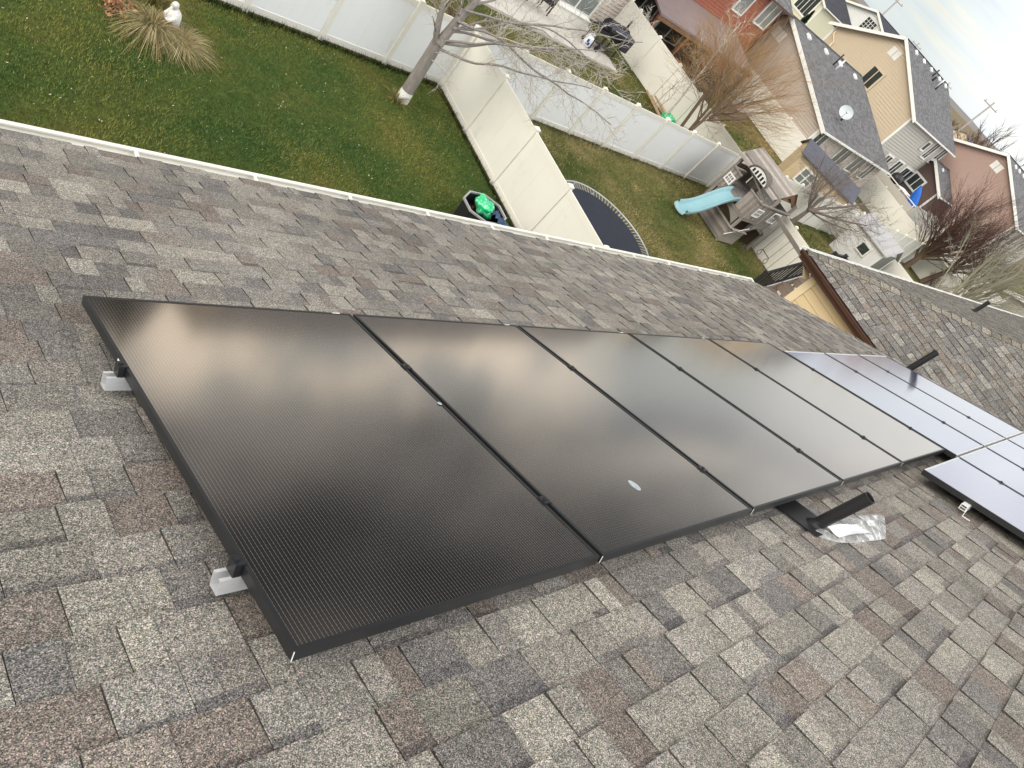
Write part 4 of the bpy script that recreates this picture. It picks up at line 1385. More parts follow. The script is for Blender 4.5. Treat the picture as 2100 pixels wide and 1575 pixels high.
P5 = dict(seg=0.35, taper=[0.6, 0.45, 0.3, 0.3, 0.3], wob=[0.04, 0.045, 0.04, 0.05, 0.06], up=[0.1, 0.08, 0.07, 0.06, 0.05], thick=0.045, levels=4, kids=[9, 9, 9, 5, 0], len=[1.3, 3.4, 3.2, 1.9, 1.0], start=[0.5, 0.2, 0.1, 0.12, 0], ang=[34, 28, 23, 22, 25], rr=[0.55, 0.45, 0.45, 0.55, 0.6], minr=0.0095)
tree('red_tree', (54.6, 14.0, ZG), 'big vase shaped leafless tree with dark reddish twigs before the brown house', [((0, 0, 0), (0.0, 0.0, 1), 1.4, 0.24, 0), ((0, 0, 1.2), (0.6, -0.5, 1), 3.6, 0.14, 1), ((0, 0, 1.2), (0.5, 0.5, 1), 3.4, 0.13, 1), ((0, 0, 1.2), (0.0, -0.8, 0.9), 3.4, 0.13, 1), ((0, 0, 1.3), (0.0, 0.1, 1), 3.8, 0.14, 1), ((0, 0, 1.3), (-0.3, -0.3, 1), 3.6, 0.14, 1)], P5, 41, 'bark_brown', 'twig_red')
tree('red_tree', (56.0, 12.8, ZG), 'second dark trunked bare tree right of the big reddish one', [((0, 0, 0), (0.1, -0.2, 1), 2.2, 0.22, 0), ((0.2, -0.3, 1.8), (0.5, -0.5, 1), 3.2, 0.13, 1), ((0.2, -0.3, 1.9), (0.1, 0.2, 1), 3.4, 0.13, 1)], dict(P5, kids=[5, 6, 7, 4, 0]), 42, 'bark_brown', 'twig_red')
P6 = dict(P5, kids=[6, 7, 6, 4, 0], ang=[32, 28, 26, 28, 30], wob=[0.05, 0.06, 0.07, 0.08, 0.09], minr=0.007)
tree('olive_tree', (47.5, 8.9, ZG), 'thick stemmed olive grey bare tree leaning in from the right edge', [((0, 0, 0), (0.1, 0.0, 1), 1.6, 0.2, 0), ((0, 0, 1.2), (0.25, -0.15, 1), 4.2, 0.15, 1), ((0, 0, 1.2), (0.3, 0.35, 1), 4.0, 0.12, 1), ((0, 0, 1.2), (0.0, -0.5, 1), 4.0, 0.13, 1), ((0, 0, 1.2), (0.6, -0.3, 0.8), 4.0, 0.13, 1)], P6, 51, 'twig_green', 'twig_green')
tree('olive_tree', (57.6, 10.9, ZG), 'dark tangled bare tree at the right edge behind the olive one', [((0, 0, 0), (0.0, 0.0, 1), 1.4, 0.2, 0), ((0, 0, 1.2), (0.3, 0.4, 1), 3.6, 0.12, 1), ((0, 0, 1.2), (0.3, -0.4, 1), 3.6, 0.12, 1)], P6, 52, 'bark_brown', 'twig_grey')
tree('olive_tree', (50.5, 10.6, ZG), 'pale thin branched tree between the dark reddish tree and the right edge', [((0, 0, 0), (0.0, 0.0, 1), 1.0, 0.1, 0), ((0, 0, 0.9), (0.5, -0.35, 0.9), 4.6, 0.06, 1), ((0, 0, 0.9), (0.1, -0.5, 1), 4.4, 0.06, 1), ((0, 0, 0.9), (0.6, 0.3, 0.9), 4.4, 0.05, 1), ((0, 0, 0.9), (0.9, -0.2, 0.6), 4.4, 0.05, 1)], dict(P6, kids=[4, 5, 4, 3, 0], minr=0.006), 53, 'twig_green', 'twig_green')
P7 = dict(P5, kids=[7, 8, 6, 3, 0], minr=0.03, thick=0.06, levels=3)
tree('skyline_tree', (96, 30.5, ZG), 'reddish bare tree on the skyline above the brown gable roof', [((0, 0, 0), (0, 0, 1), 5.0, 0.22, 0), ((0, 0, 3.2), (0.2, 0.3, 1), 5.0, 0.14, 1), ((0, 0, 3.2), (0.0, -0.35, 1), 5.0, 0.14, 1), ((0, 0, 3.4), (0.0, -0.1, 1), 6.0, 0.14, 1), ((0, 0, 3.4), (0.1, 0.6, 1), 4.0, 0.14, 1)], P7, 61, 'bark_brown', 'twig_red')
tree('skyline_tree', (104, 28.5, ZG), 'paler bare tree on the skyline right of the reddish one', [((0, 0, 0), (0, 0, 1), 4.0, 0.2, 0), ((0, 0, 3.0), (0.2, -0.4, 1), 4.8, 0.12, 1), ((0, 0, 3.0), (0.1, 0.2, 1), 5.4, 0.12, 1)], P7, 62, 'bark_pale', 'twig_grey')
tree('skyline_tree', (108, 72, ZG), 'thin bare tree on the skyline beside the leaning pole at the top', [((0, 0, 0), (0, 0, 1), 6.0, 0.2, 0), ((0, 0, 4.0), (0.2, -0.4, 1), 3.8, 0.12, 1), ((0, 0, 4.0), (0.1, 0.3, 1), 3.8, 0.12, 1)], P7, 63, 'bark_brown', 'twig_red')
# low dark shrubs
P8 = dict(P2, kids=[10, 8, 6, 0], len=[1.0, 0.9, 0.5, 0.3], minr=0.007, up=[0.05, 0.05, 0.03, 0.0] + [0] * 8)
for (x_, y_, nm, lb, sd_, mt_) in ((13.6, 16.6, 'shrub', 'dark bare shrub just behind the near back fence at the tree', 71, 'twig_red'), (29.6, 25.0, 'shrub', 'brownish shrub behind the cream fence by the dark porch', 72, 'twig_green'), (55.8, 12.0, 'shrub', 'low reddish shrub at the foot of the dark bare trunks', 73, 'twig_red'), (41.0, 15.6, 'shrub', 'dry brush left of the little white shed', 74, 'twig_grey')):
    tree(nm, (x_, y_, ZG), lb, [((0, 0, 0), (cos(k * 1.1) * 0.6, sin(k * 1.1) * 0.6, 1), 1.3, 0.02, 1) for k in range(9)], P8, sd_, mt_, mt_, group=None)


# ================================================================== wooden playset with slide and swing beam
def planks(mb, o, u, n, u0, u1, z0, z1, vertical=True, wd=0.1, th=0.012, seed=0, skip=()):
    r = random.Random(seed)
    o = Vector(o)
    t = u0 if vertical else z0
    e = u1 if vertical else z1
    while t < e - 0.01:
        w_ = min(wd, e - t)
        k = r.uniform(0.65, 1.35)
        mb.cur = (k, k * r.uniform(0.95, 1.0), k * r.uniform(0.9, 1.0))
        if vertical:
            c = o + u * (t + w_ / 2) + ZV * (z0 + z1) / 2
            if not any(a < t + w_ / 2 < b for a, b in skip):
                mb.box(c + n * r.uniform(-0.002, 0.002), u * (w_ / 2 - 0.003), n * th, ZV * (z1 - z0) / 2)
        else:
            c = o + u * (u0 + u1) / 2 + ZV * (t + w_ / 2)
            mb.box(c + n * r.uniform(-0.002, 0.002), u * (u1 - u0) / 2, n * th, ZV * (w_ / 2 - 0.003))
        t += w_
    mb.cur = None


PX0, PX1, PX2 = 24.42, 25.45, 26.95
PY0, PY1 = 11.22, 12.95
PYR0, PYR1 = 11.45, 13.55
DZ = 1.42
ps = thing('playset', (25.6, 12.1, ZG), 'weathered wooden playset with turquoise slide, lookout roof and swing beam', 'playset')
G_ = lambda x, y, z: Vector((x, y, ZG + z))
mb = MB(); mb.cur = (0.85, 0.82, 0.8)
posts = [(PX0, PY0, 2.15), (PX0, PY1, 2.15), (PX1, PY0, 2.45), (PX1, PYR1, 2.45), (PX2, PY0, 2.45), (PX2, PYR1, 2.45)]
for (x, y, z) in posts:
    p = MB(); k = rg.uniform(0.7, 1.0); p.cur = (k, k, k)
    p.box(G_(x, y, z / 2), (0.05, 0, 0), (0, 0.05, 0), (0, 0, z / 2))
    p.build('post', M['wood_grey'], ps)
mb = MB()     # lower half walls
planks(mb, G_(PX0 - 0.06, PY0, 0), YV, XV, 0.0, PY1 - PY0, 0.06, 0.72, vertical=False, wd=0.13, seed=1)
mb.build('lower_wall', M['wood_grey'], ps)
mb = MB()
planks(mb, G_(PX0, PY0 - 0.06, 0), XV, YV, 0.0, 1.12, 0.06, 0.72, vertical=False, wd=0.13, seed=2)
mb.build('lower_wall', M['wood_grey'], ps)
mb = MB()     # shelf on the lower wall
mb.cur = (1.1, 1.1, 1.1)
mb.abox(PX0 - 0.16, PX0 + 0.02, PY0 - 0.1, PY1, ZG + 0.73, ZG + 0.765)
mb.abox(PX0, PX0 + 1.1, PY0 - 0.16, PY0 - 0.02, ZG + 0.72, ZG + 0.755)
mb.build('counter', M['wood_grey'], ps)
mb = MB()     # deck floors
for i in range(11):
    k = rg.uniform(0.6, 0.95); mb.cur = (k, k, k)
    y0 = PY0 + i * (PY1 - PY0) / 11
    mb.abox(PX0, PX1 - 0.052, y0 + 0.004, y0 + (PY1 - PY0) / 11 - 0.004, ZG + DZ, ZG + DZ + 0.03)
for i in range(14):
    k = rg.uniform(0.6, 0.95); mb.cur = (k, k, k)
    y0 = PYR0 - 0.2 + i * (PYR1 - PYR0 + 0.2) / 14
    mb.abox(PX1 - 0.05, PX2, y0 + 0.004, y0 + (PYR1 - PYR0 + 0.2) / 14 - 0.004, ZG + DZ + 0.001, ZG + DZ + 0.031)
mb.build('deck', M['wood_grey'], ps)
for (o, u, n, a, b_, z0_, z1_, sd_, sk_) in (
        (G_(PX0 - 0.06, PY0, 0), YV, XV, 0.0, 0.58, DZ - 0.10, DZ + 0.66, 3, ()),
        (G_(PX0 - 0.06, PY0, 0), YV, XV, 1.28, PY1 - PY0, DZ - 0.10, DZ + 0.66, 4, ()),
        (G_(PX0 - 0.05, PY0 - 0.062, 0), XV, YV, 0.0, 1.05, DZ - 0.10, DZ + 0.62, 5, ()),
        (G_(PX1, PY0 - 0.062, 0), XV, YV, 0.05, 1.5, DZ - 0.12, DZ + 0.55, 6, ((0.35, 0.95),)),
        (G_(PX0, PY1 + 0.062, 0), XV, YV, 0.0, 1.0, DZ - 0.10, DZ + 0.62, 7, ()),
        (G_(PX2 + 0.062, PYR0 - 0.2, 0), YV, XV, 0.0, 0.7, DZ - 0.1, DZ + 0.62, 8, ()),
        (G_(PX2 + 0.062, PYR0 - 0.2, 0), YV, XV, 1.5, 2.2, DZ - 0.1, DZ + 0.62, 9, ()),
        (G_(PX1, PYR1 + 0.062, 0), XV, YV, 0.0, 1.5, DZ - 0.1, DZ + 0.62, 10, ()),
        ):
    mb = MB()
    planks(mb, o, u, n, a, b_, z0_, z1_, wd=0.105, seed=sd_, skip=sk_)
    mb.build('upper_wall', M['wood_grey'], ps)
mb = MB(); mb.cur = (0.8, 0.78, 0.76)     # rails and beams
mb.bar(G_(PX0 - 0.06, PY0 - 0.1, DZ + 0.69), G_(PX0 - 0.06, PY0 + 0.6, DZ + 0.69), 0.10, 0.05)
mb.bar(G_(PX0 - 0.06, PY0 + 1.26, DZ + 0.69), G_(PX0 - 0.06, PY1 + 0.1, DZ + 0.69), 0.10, 0.05)
mb.bar(G_(PX0, PY0 - 0.065, DZ + 0.65), G_(PX2, PY0 - 0.065, DZ + 0.65), 0.10, 0.05)
mb.bar(G_(PX0, PY1 + 0.065, DZ + 0.65), G_(PX1, PY1 + 0.065, DZ + 0.65), 0.10, 0.05)
mb.bar(G_(PX0 - 0.062, PY0, DZ - 0.16), G_(PX0 - 0.062, PY1, DZ - 0.16), 0.05, 0.10)
mb.bar(G_(PX0, PY0 - 0.063, DZ - 0.17), G_(PX2, PY0 - 0.063, DZ - 0.17), 0.05, 0.10)
for x in (PX1, PX2):
    mb.bar(G_(x, PYR0 - 0.25, 2.42), G_(x, PYR1 + 0.1, 2.42), 0.06, 0.12)
for y in (PYR0, PYR1):
    mb.bar(G_(PX1, y, 2.43), G_(PX2, y, 2.43), 0.05, 0.10)
mb.bar(G_(PX1, PY0, 1.9), G_(PX1, PYR1, 2.36), 0.05, 0.08)
mb.build('rail', M['wood_grey'], ps)
for (o, u, n, uu, zz, ww, hh) in ((G_(PX0 - 0.07, PY0, 0), YV, -XV, 1.52, DZ + 0.30, 0.30, 0.26), (G_(PX0, PY0 - 0.075, 0), XV, -YV, 0.42, DZ + 0.27, 0.42, 0.28), (G_(PX1, PY0 - 0.08, 0), XV, -YV, 0.72, DZ + 0.30, 0.5, 0.40), (G_(PX2 + 0.05, PYR0, 0), YV, -XV, 1.0, DZ + 0.42, 0.62, 0.5)):
    f = MB()
    c = o + u * uu + ZV * zz
    for s_ in (-1, 1):
        f.box(c + u * s_ * (ww / 2 + 0.02) + n * 0.02, u * 0.025, n * 0.018, ZV * (hh / 2 + 0.045))
        f.box(c + ZV * s_ * (hh / 2 + 0.02) + n * 0.02, u * ww / 2, n * 0.0172, ZV * 0.025)
    for i in (1, 2):
        f.box(c + u * ww * (i / 3 - 0.5) + n * 0.02, u * 0.012, n * 0.014, ZV * hh / 2)
    f.box(c + n * 0.02, u * ww / 2, n * 0.0135, ZV * 0.012)
    f.build('lattice_window', M['siding_white'], ps)
mb = MB()     # arched valance between the lower posts, and dark interior boards
for (o, u, n, L_) in ((G_(PX0 + 1.1, PY0 - 0.075, 0), XV, YV, 1.38), (G_(PX0 - 0.075, PY0 + 0.1, 0), YV, XV, 1.5)):
    k = 0.9; mb.cur = (k, k, k)
    for i in range(14):
        a = i / 14; b_ = (i + 1) / 14
        h0 = 0.10 + 0.30 * (2 * a - 1) ** 2; h1 = 0.10 + 0.30 * (2 * b_ - 1) ** 2
        q = [o + u * L_ * a + ZV * (DZ - 0.22), o + u * L_ * b_ + ZV * (DZ - 0.22), o + u * L_ * b_ + ZV * (DZ - 0.22 - h1), o + u * L_ * a + ZV * (DZ - 0.22 - h0)]
        mb.prism(q, n * 0.02)
mb.build('arch_valance', M['wood_grey'], ps)
mb = MB()
mb.cur = None
mb.abox(PX2 - 0.03, PX2 + 0.02, PY0 + 0.06, PYR1 - 0.06, ZG + 0.05, ZG + 0.75)
mb.abox(PX1 + 0.06, PX2 - 0.05, PYR1 - 0.02, PYR1 + 0.02, ZG + 0.05, ZG + 1.25)
mb.build('inner_wall', M['wood_dark'], ps)
# lookout roof
rz0, rz1 = 2.28, 2.90
xr = 26.28
ex0, ex1 = 25.22, 27.28
mb = MB()
for (xa, xb) in ((ex0, xr), (ex1, xr)):
    nb = 9
    for i in range(nb):
        a = i / nb; b_ = (i + 1) / nb + 0.03
        k = rg.uniform(0.85, 1.4); mb.cur = (k, k * 0.98, k * 0.97)
        A = G_(xa + (xr - xa) * a, PYR0 - 0.15, rz0 + (rz1 - rz0) * a); B = G_(xa + (xr - xa) * min(1, b_), PYR0 - 0.15, rz0 + (rz1 - rz0) * min(1, b_))
        dY = Vector((0, PYR1 - PYR0 + 0.35, 0))
        lift = ZV * (0.012 * (1 if i % 2 else 0.6))
        mb.prism([A + lift + ZV * 0.008, B + lift, B + dY + lift, A + dY + lift + ZV * 0.008], -ZV * 0.022)
mb.build('roof', M['wood_grey'], ps)
mb = MB(); mb.cur = (0.5, 0.4, 0.36)
for y in (PYR0 - 0.1,):
    mb = MB(); mb.cur = (0.5, 0.4, 0.36)
    mb.prism([G_(ex0 + 0.1, y, rz0 + 0.0), G_(xr, y, rz1 - 0.06), G_(ex1 - 0.1, y, rz0 + 0.0), G_(ex1 - 0.25, y, rz0 - 0.02), G_(xr, y, rz1 - 0.30), G_(ex0 + 0.25, y, rz0 - 0.02)], (0, 0.03, 0))
    mb.build('gable', M['wood_brown'], ps)
mb = MB(); mb.cur = (0.5, 0.4, 0.36)
mb.prism([G_(ex0 + 0.1, PYR1 + 0.1, rz0), G_(xr, PYR1 + 0.1, rz1 - 0.05), G_(ex1 - 0.1, PYR1 + 0.1, rz0)], (0, 0.03, 0))
mb.build('gable', M['wood_brown'], ps)
# eyebrow dormer on the slope facing the slide
dc = 12.42
mb = MB(); mb.cur = (0.75, 0.74, 0.72)
mb.prism([G_(ex0 - 0.02, dc + 0.50 * cos(pi * k / 10) , rz0 + 0.02 + 0.34 * sin(pi * k / 10)) for k in range(11)], (0.02, 0, 0))
mb.build('dormer_face', M['siding_white'], ps)
mb = MB(); mb.cur = (0.55, 0.54, 0.53)
arc = [G_(ex0 - 0.05, dc + 0.54 * cos(pi * k / 10), rz0 + 0.03 + 0.36 * sin(pi * k / 10)) for k in range(11)]
mb.tube(arc, 0.035, 5)
for k in range(10):
    a, b_ = arc[k], arc[k + 1]
    mb.face([a, b_, b_ + Vector((0.55 * max(0.05, sin(pi * (k + 1) / 10)), 0, 0)), a + Vector((0.55 * max(0.05, sin(pi * k / 10)), 0, 0))])
mb.build('dormer_roof', M['wood_grey'], ps)
mb = MB()
for k in range(5):
    y = dc - 0.34 + k * 0.17
    hh = 0.20 - 0.06 * abs(k - 2) / 2
    mb.abox(ex0 - 0.034, ex0 - 0.022, y - 0.045, y + 0.045, ZG + rz0 + 0.05, ZG + rz0 + 0.05 + hh)
mb.build('dormer_opening', M['black_plastic'], ps)
# slide: channel with raised sides, wavy run
mb = MB()
SL = []
for i in range(25):
    t = i / 24
    x = 24.46 - 2.10 * t
    z = DZ + 0.03 - (1.24) * (0.5 - 0.5 * cos(pi * min(1, t * 1.02))) * 0.35 - 1.24 * 0.65 * min(1, t) ** 1.0 + 0.05 * sin(2.2 * pi * t)
    SL.append((x, max(0.12, z)))
yc = 12.16
sec = [(-0.31, 0.16), (-0.29, 0.185), (-0.255, 0.17), (-0.235, 0.03), (-0.20, 0.0), (0.20, 0.0), (0.235, 0.03), (0.255, 0.17), (0.29, 0.185), (0.31, 0.16), (0.30, 0.02)]
sec = [(-0.30, 0.02)] + sec


def slf(u, v):
    k = v * (len(SL) - 1); i = min(int(k), len(SL) - 2); t = k - i
    x = SL[i][0] * (1 - t) + SL[i + 1][0] * t; z = SL[i][1] * (1 - t) + SL[i + 1][1] * t
    q = u * (len(sec) - 1); j = min(int(q), len(sec) - 2); s_ = q - j
    yy = sec[j][0] * (1 - s_) + sec[j + 1][0] * s_; zz = sec[j][1] * (1 - s_) + sec[j + 1][1] * s_
    return G_(x, yc + yy, z + zz)


mb.grid(slf, len(sec) - 1, 48)
# curled lip at the foot
mb.grid(lambda u, v: G_(SL[-1][0] - 0.10 * sin(v * pi / 2), yc - 0.30 + 0.60 * u, SL[-1][1] + 0.02 + 0.08 * (1 - u * (1 - u) * 3.2) - 0.14 * v), 10, 5)
mb.build('slide', M['slide'], ps)
# swing beam
mb = MB(); mb.cur = (0.72, 0.70, 0.69)
BE0, BE1 = G_(26.1, 11.15, 1.86), G_(26.25, 8.35, 1.72)
mb.bar(BE0, BE1, 0.10, 0.15)
mb.bar(BE1 + ZV * -0.02 + Vector((-0.02, 0.1, 0)), G_(25.4, 8.2, 0.0), 0.09, 0.09)
mb.bar(BE1 + ZV * -0.02 + Vector((0.02, 0.1, 0)), G_(27.0, 8.2, 0.0), 0.09, 0.09)
mb.build('swing_beam', M['wood_grey'], ps)
mb = MB(); mb.cur = (0.6, 0.5, 0.4)
mb.tube([G_(PX0 - 0.25, PY0 - 0.12, 0.45), G_(PX0 + 0.95, PY0 - 0.12, 0.98)], 0.018, 6)
mb.build('leaning_stick', M['siding_white'], ps)


def on_beam(t):
    return BE0 + (BE1 - BE0) * t - ZV * 0.09


def swing(t0, t1, drop, label, kind):
    a, b_ = on_beam(t0), on_beam(t1)
    root = thing('swing', (a + b_) / 2, label, 'swing', 'swings on the playset beam')
    for p in (a, b_):
        q = MB(); q.tube([p + ZV * 0.02, p - ZV * drop], 0.008, 5)
        q.build('rope', M['rubber'], root)
        q = MB(); q.tube([p + ZV * 0.05, p - ZV * 0.03], 0.022, 6)
        q.build('hanger', M['galv'], root)
    s_ = MB()
    if kind == 'trapeze':
        s_.tube([a - ZV * drop, b_ - ZV * drop], 0.016, 8)
        s_.build('bar', M['rubber'], root)
        for p in (a, b_):
            g = MB()
            c = p - ZV * (drop + 0.15)
            u = (b_ - a).normalized()
            g.tube([c + u * (0.075 * sin(th)) * (1 - 0.35 * (cos(th) > 0.3)) + ZV * (0.12 * cos(th)) for th in [2 * pi * k / 16 for k in range(17)]], 0.012, 6, caps=False)
            g.build('ring', M['black_plastic'], root)
    else:
        c = (a + b_) / 2 - ZV * drop
        h = (b_ - a) / 2
        s_.grid(lambda u, v: c + h * (2 * u - 1) + XV * (0.07 * (2 * v - 1)) - ZV * (0.10 * (1 - (2 * u - 1) ** 2)), 10, 3)
        s_.build('seat', M['black_plastic'], root)
    return root


swing(0.26, 0.42, 0.98, 'trapeze bar with two triangular grip rings on the swing beam', 'trapeze')
swing(0.52, 0.66, 1.35, 'middle belt swing of the beam, next to the trapeze bar', 'belt')
swing(0.78, 0.92, 1.35, 'belt swing at the beam end near the dark stair railing', 'belt')
swing(0.04, 0.16, 1.45, 'belt swing closest to the playset tower', 'belt')

# ================================================================== neighbour's hip roofed house with deck stairs
T25 = tan(radians(25))
nh = thing('neighbour_house', (18.0, 0.0, ZG), 'tan neighbour house with brown gutter and hip roof of grey shingles', 'house')
NX, NY, NZ = 14.0, 5.0, -1.90
c25, s25 = cos(radians(25)), sin(radians(25))
mb = MB()
half = 7.0
hmax = half / c25
# face towards us (west): u runs along -Y from the corner, v up slope (+X)
Ow = Vector((NX, NY, NZ))
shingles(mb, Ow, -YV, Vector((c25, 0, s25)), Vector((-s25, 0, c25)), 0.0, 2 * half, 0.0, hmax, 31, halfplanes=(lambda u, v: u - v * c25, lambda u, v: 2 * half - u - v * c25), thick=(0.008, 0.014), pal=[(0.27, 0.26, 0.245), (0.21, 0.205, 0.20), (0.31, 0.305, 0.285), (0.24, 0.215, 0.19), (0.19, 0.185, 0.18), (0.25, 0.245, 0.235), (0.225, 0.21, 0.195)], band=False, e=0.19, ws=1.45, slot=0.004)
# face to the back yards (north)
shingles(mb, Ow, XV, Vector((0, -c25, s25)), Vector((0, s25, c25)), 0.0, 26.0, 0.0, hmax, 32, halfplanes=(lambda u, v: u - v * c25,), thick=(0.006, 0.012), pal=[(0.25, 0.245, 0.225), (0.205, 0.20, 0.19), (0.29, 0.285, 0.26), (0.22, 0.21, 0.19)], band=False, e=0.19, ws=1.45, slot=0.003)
nroof = mb.build('roof', M['shingle_far'], nh)
mb = MB()
top = NZ + half * T25
mb.face([(NX, NY, NZ - 0.012), (NX + half, NY - half, top - 0.012), (NX, NY - 2 * half, NZ - 0.012)])
mb.face([(NX, NY, NZ - 0.012), (NX + 26, NY, NZ - 0.012), (NX + 26, NY - half, top - 0.012), (NX + half, NY - half, top - 0.012)])
mb.face([(NX, NY - 2 * half, NZ - 0.012), (NX + half, NY - half, top - 0.012), (NX + 26, NY - half, top - 0.012), (NX + 26, NY - 2 * half, NZ - 0.012)])
mb.face([(NX, NY, NZ - 0.16), (NX + 26, NY, NZ - 0.16), (NX + 26, NY - 2 * half, NZ - 0.16), (NX, NY - 2 * half, NZ - 0.16)])
mb.build('roof_deck', M['black_plastic'], nh)
# hip caps
hd = Vector((1, -1, T25)).normalized()
hs = Vector((1, 1, 0)).normalized()
hn = hs.cross(hd).normalized()
if hn.z < 0:
    hn = -hn
mb = MB()
t = 0.05
L_ = sqrt(2 + T25 * T25) * half
rr = random.Random(9)
w1 = (Vector((c25, 0, s25)).cross(-YV)); fW = Vector((-s25, 0, c25)); fN = Vector((0, s25, c25))
dW = hd.cross(fW).normalized(); dN = fN.cross(hd).normalized()
if dW.dot(Vector((-1, -1, 0))) < 0: dW = -dW
if dN.dot(Vector((1, 1, 0))) < 0: dN = -dN
while t < L_:
    k = rr.uniform(0.8, 1.15)
    b_ = rr.choice([(0.25, 0.235, 0.20), (0.23, 0.225, 0.20), (0.20, 0.195, 0.18), (0.28, 0.27, 0.235)])
    col = tuple(q * k for q in b_)
    p0 = Ow + hd * t; p1 = Ow + hd * (t + 0.24)
    for dd, ff in ((dW, fW), (dN, fN)):
        a0 = p0 + hn * 0.024; a1 = p1 + hn * 0.010
        q0 = p0 + dd * 0.15 + ff * 0.021; q1 = p1 + dd * 0.15 + ff * 0.009
        mb.face([a0, a1, q1, q0], col)
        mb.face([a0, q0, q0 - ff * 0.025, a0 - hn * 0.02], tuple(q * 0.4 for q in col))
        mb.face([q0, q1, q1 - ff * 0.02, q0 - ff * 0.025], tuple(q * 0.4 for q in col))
    t += 0.235
mb.build('hip_cap', M['shingle_far'], nh)
# brown gutter facing us, brown fascia
mb = MB()
profb = [(0.0, -0.02), (0.0, -0.12), (-0.055, -0.12), (-0.08, -0.08), (-0.11, -0.055), (-0.118, -0.02), (-0.118, -0.010), (-0.096, -0.010), (-0.096, -0.024)]
ya, yb_ = NY + 0.02, NY - 2 * half
for i in range(len(profb) - 1):
    a, b_ = profb[i], profb[i + 1]
    mb.face([(NX + a[0], ya, NZ + a[1]), (NX + a[0], yb_, NZ + a[1]), (NX + b_[0], yb_, NZ + b_[1]), (NX + b_[0], ya, NZ + b_[1])])
mb.face([(NX + p[0], ya, NZ + p[1]) for p in profb[:7]])
ng = mb.build('gutter', M['brown_metal'], nh)
mb = MB()
mb.abox(NX + 0.004, NX + 0.03, yb_, NY - 0.03, NZ - 0.20, NZ - 0.02)
mb.abox(NX + 0.004, NX + 0.40, yb_, NY - 0.03, NZ - 0.20, NZ - 0.185)
mb.build('fascia', M['brown_metal'], nh)
mb = MB()
mb.abox(NX, NX + 26, NY - 0.004, NY + 0.012, NZ - 0.055, NZ + 0.012)
mb.abox(NX, NX + 26, NY + 0.0125, NY + 0.11, NZ - 0.09, NZ - 0.075)
mb.abox(NX, NX + 26, NY + 0.10, NY + 0.112, NZ - 0.0745, NZ - 0.01)
mb.build('drip_edge', M['white_paint'], nh)
# walls
WX, WY = 14.42, 4.55
mb = MB()
siding(mb, Vector((WX, 0, ZG)), -YV, -XV, [(-WY, 0), (10, 0), (10, NZ - 0.2 - ZG), (-WY, NZ - 0.2 - ZG)], e=0.20, lap=0.012, groove=0.05)
siding(mb, Vector((0, WY, ZG)), XV, YV, [(WX, 0), (38, 0), (38, NZ - 0.18 - ZG), (WX, NZ - 0.18 - ZG)], e=0.20, lap=0.012, groove=0.05)
mb.build('wall', M['tan_wall'], nh)
mb = MB()
mb.abox(WX - 0.035, WX - 0.016, WY - 0.14, WY + 0.034, ZG, NZ - 0.205)
mb.abox(WX - 0.016, WX + 0.12, WY + 0.016, WY + 0.034, ZG, NZ - 0.205)
mb.build('corner_trim', M['tan_trim'], nh)
mb = MB()     # curved eave return at the corner
mb.grid(lambda u, v: Vector((NX + 0.05 + 0.35 * v, NY - 0.42 + 0.36 * u, NZ - 0.20 - 0.16 * sin(u * pi / 2) * 0 - 0.20 * (1 - u) ** 2)), 8, 2)
mb.build('eave_return', M['tan_trim'], nh)

# deck stairs beside it
sx0, sz0 = 15.2, -4.35
ds = thing('deck_stairs', (17.0, 5.3, ZG), 'brown composite deck stairs with black baluster railing beside the tan house', 'stairs')
n_st = 4
for i in range(n_st):
    x_ = 16.05 + i * 0.48; z_ = -4.24 + (i + 1) * 0.25
    mb = MB()
    mb.abox(x_ - 0.02, x_ + 0.22, 4.62, 5.78, z_ - 0.03, z_)
    mb.abox(x_ + 0.23, x_ + 0.46, 4.62, 5.78, z_ - 0.03, z_ - 0.0005)
    tr_ = mb.build('tread', M['composite'], ds)
    mb = MB()
    mb.abox(x_ - 0.005, x_ + 0.012, 4.64, 5.76, z_ - 0.20, z_ - 0.032)
    mb.build('riser', M['composite'], tr_)
for y in (4.60, 5.80):
    mb = MB()
    mb.prism([(16.0, y, -4.45), (18.0, y, -3.35), (18.0, y, -3.05), (16.0, y, -4.15)], (0, 0.03, 0))
    mb.build('stringer', M['white_paint'], ds)
mb = MB()
for k in range(8):
    y0 = 4.6 + k * 0.15
    mb.abox(17.97, 18.75, y0, y0 + 0.142, -3.26, -3.23)
mb.abox(17.97, 18.75, 4.6, 5.8, -3.45, -3.262)
mb.build('landing', M['composite'], ds)
mb = MB()
for (x, y) in ((18.0, 5.9), (18.68, 5.9), (18.68, 4.65)):
    mb.abox(x - 0.07, x + 0.07, y - 0.07, y + 0.07, ZG, -3.46)
mb.build('support_post', M['white_paint'], ds)
slope = 0.55
mb = MB()
A, B = Vector((16.0, 5.86, -3.42)), Vector((18.0, 5.86, -2.34))
mb.bar(A, B, 0.06, 0.05); mb.bar(A - ZV * 0.72, B - ZV * 0.72, 0.045, 0.04)
mb.bar(B, Vector((18.7, 5.86, -2.32)), 0.06, 0.05); mb.bar(B - ZV * 0.8, Vector((18.7, 5.86, -3.12)), 0.045, 0.04)
mb.bar(Vector((18.7, 5.86, -2.325)), Vector((18.7, 4.62, -2.325)), 0.06, 0.05); mb.bar(Vector((18.7, 5.8, -3.12)), Vector((18.7, 4.62, -3.12)), 0.045, 0.04)
for p in (A, B, Vector((18.7, 5.86, -2.32))):
    mb.box(p - ZV * 0.45, (0.045, 0, 0), (0, 0.045, 0), (0, 0, 0.52))
mb.build('handrail', M['black_alu'], ds)
mb = MB()
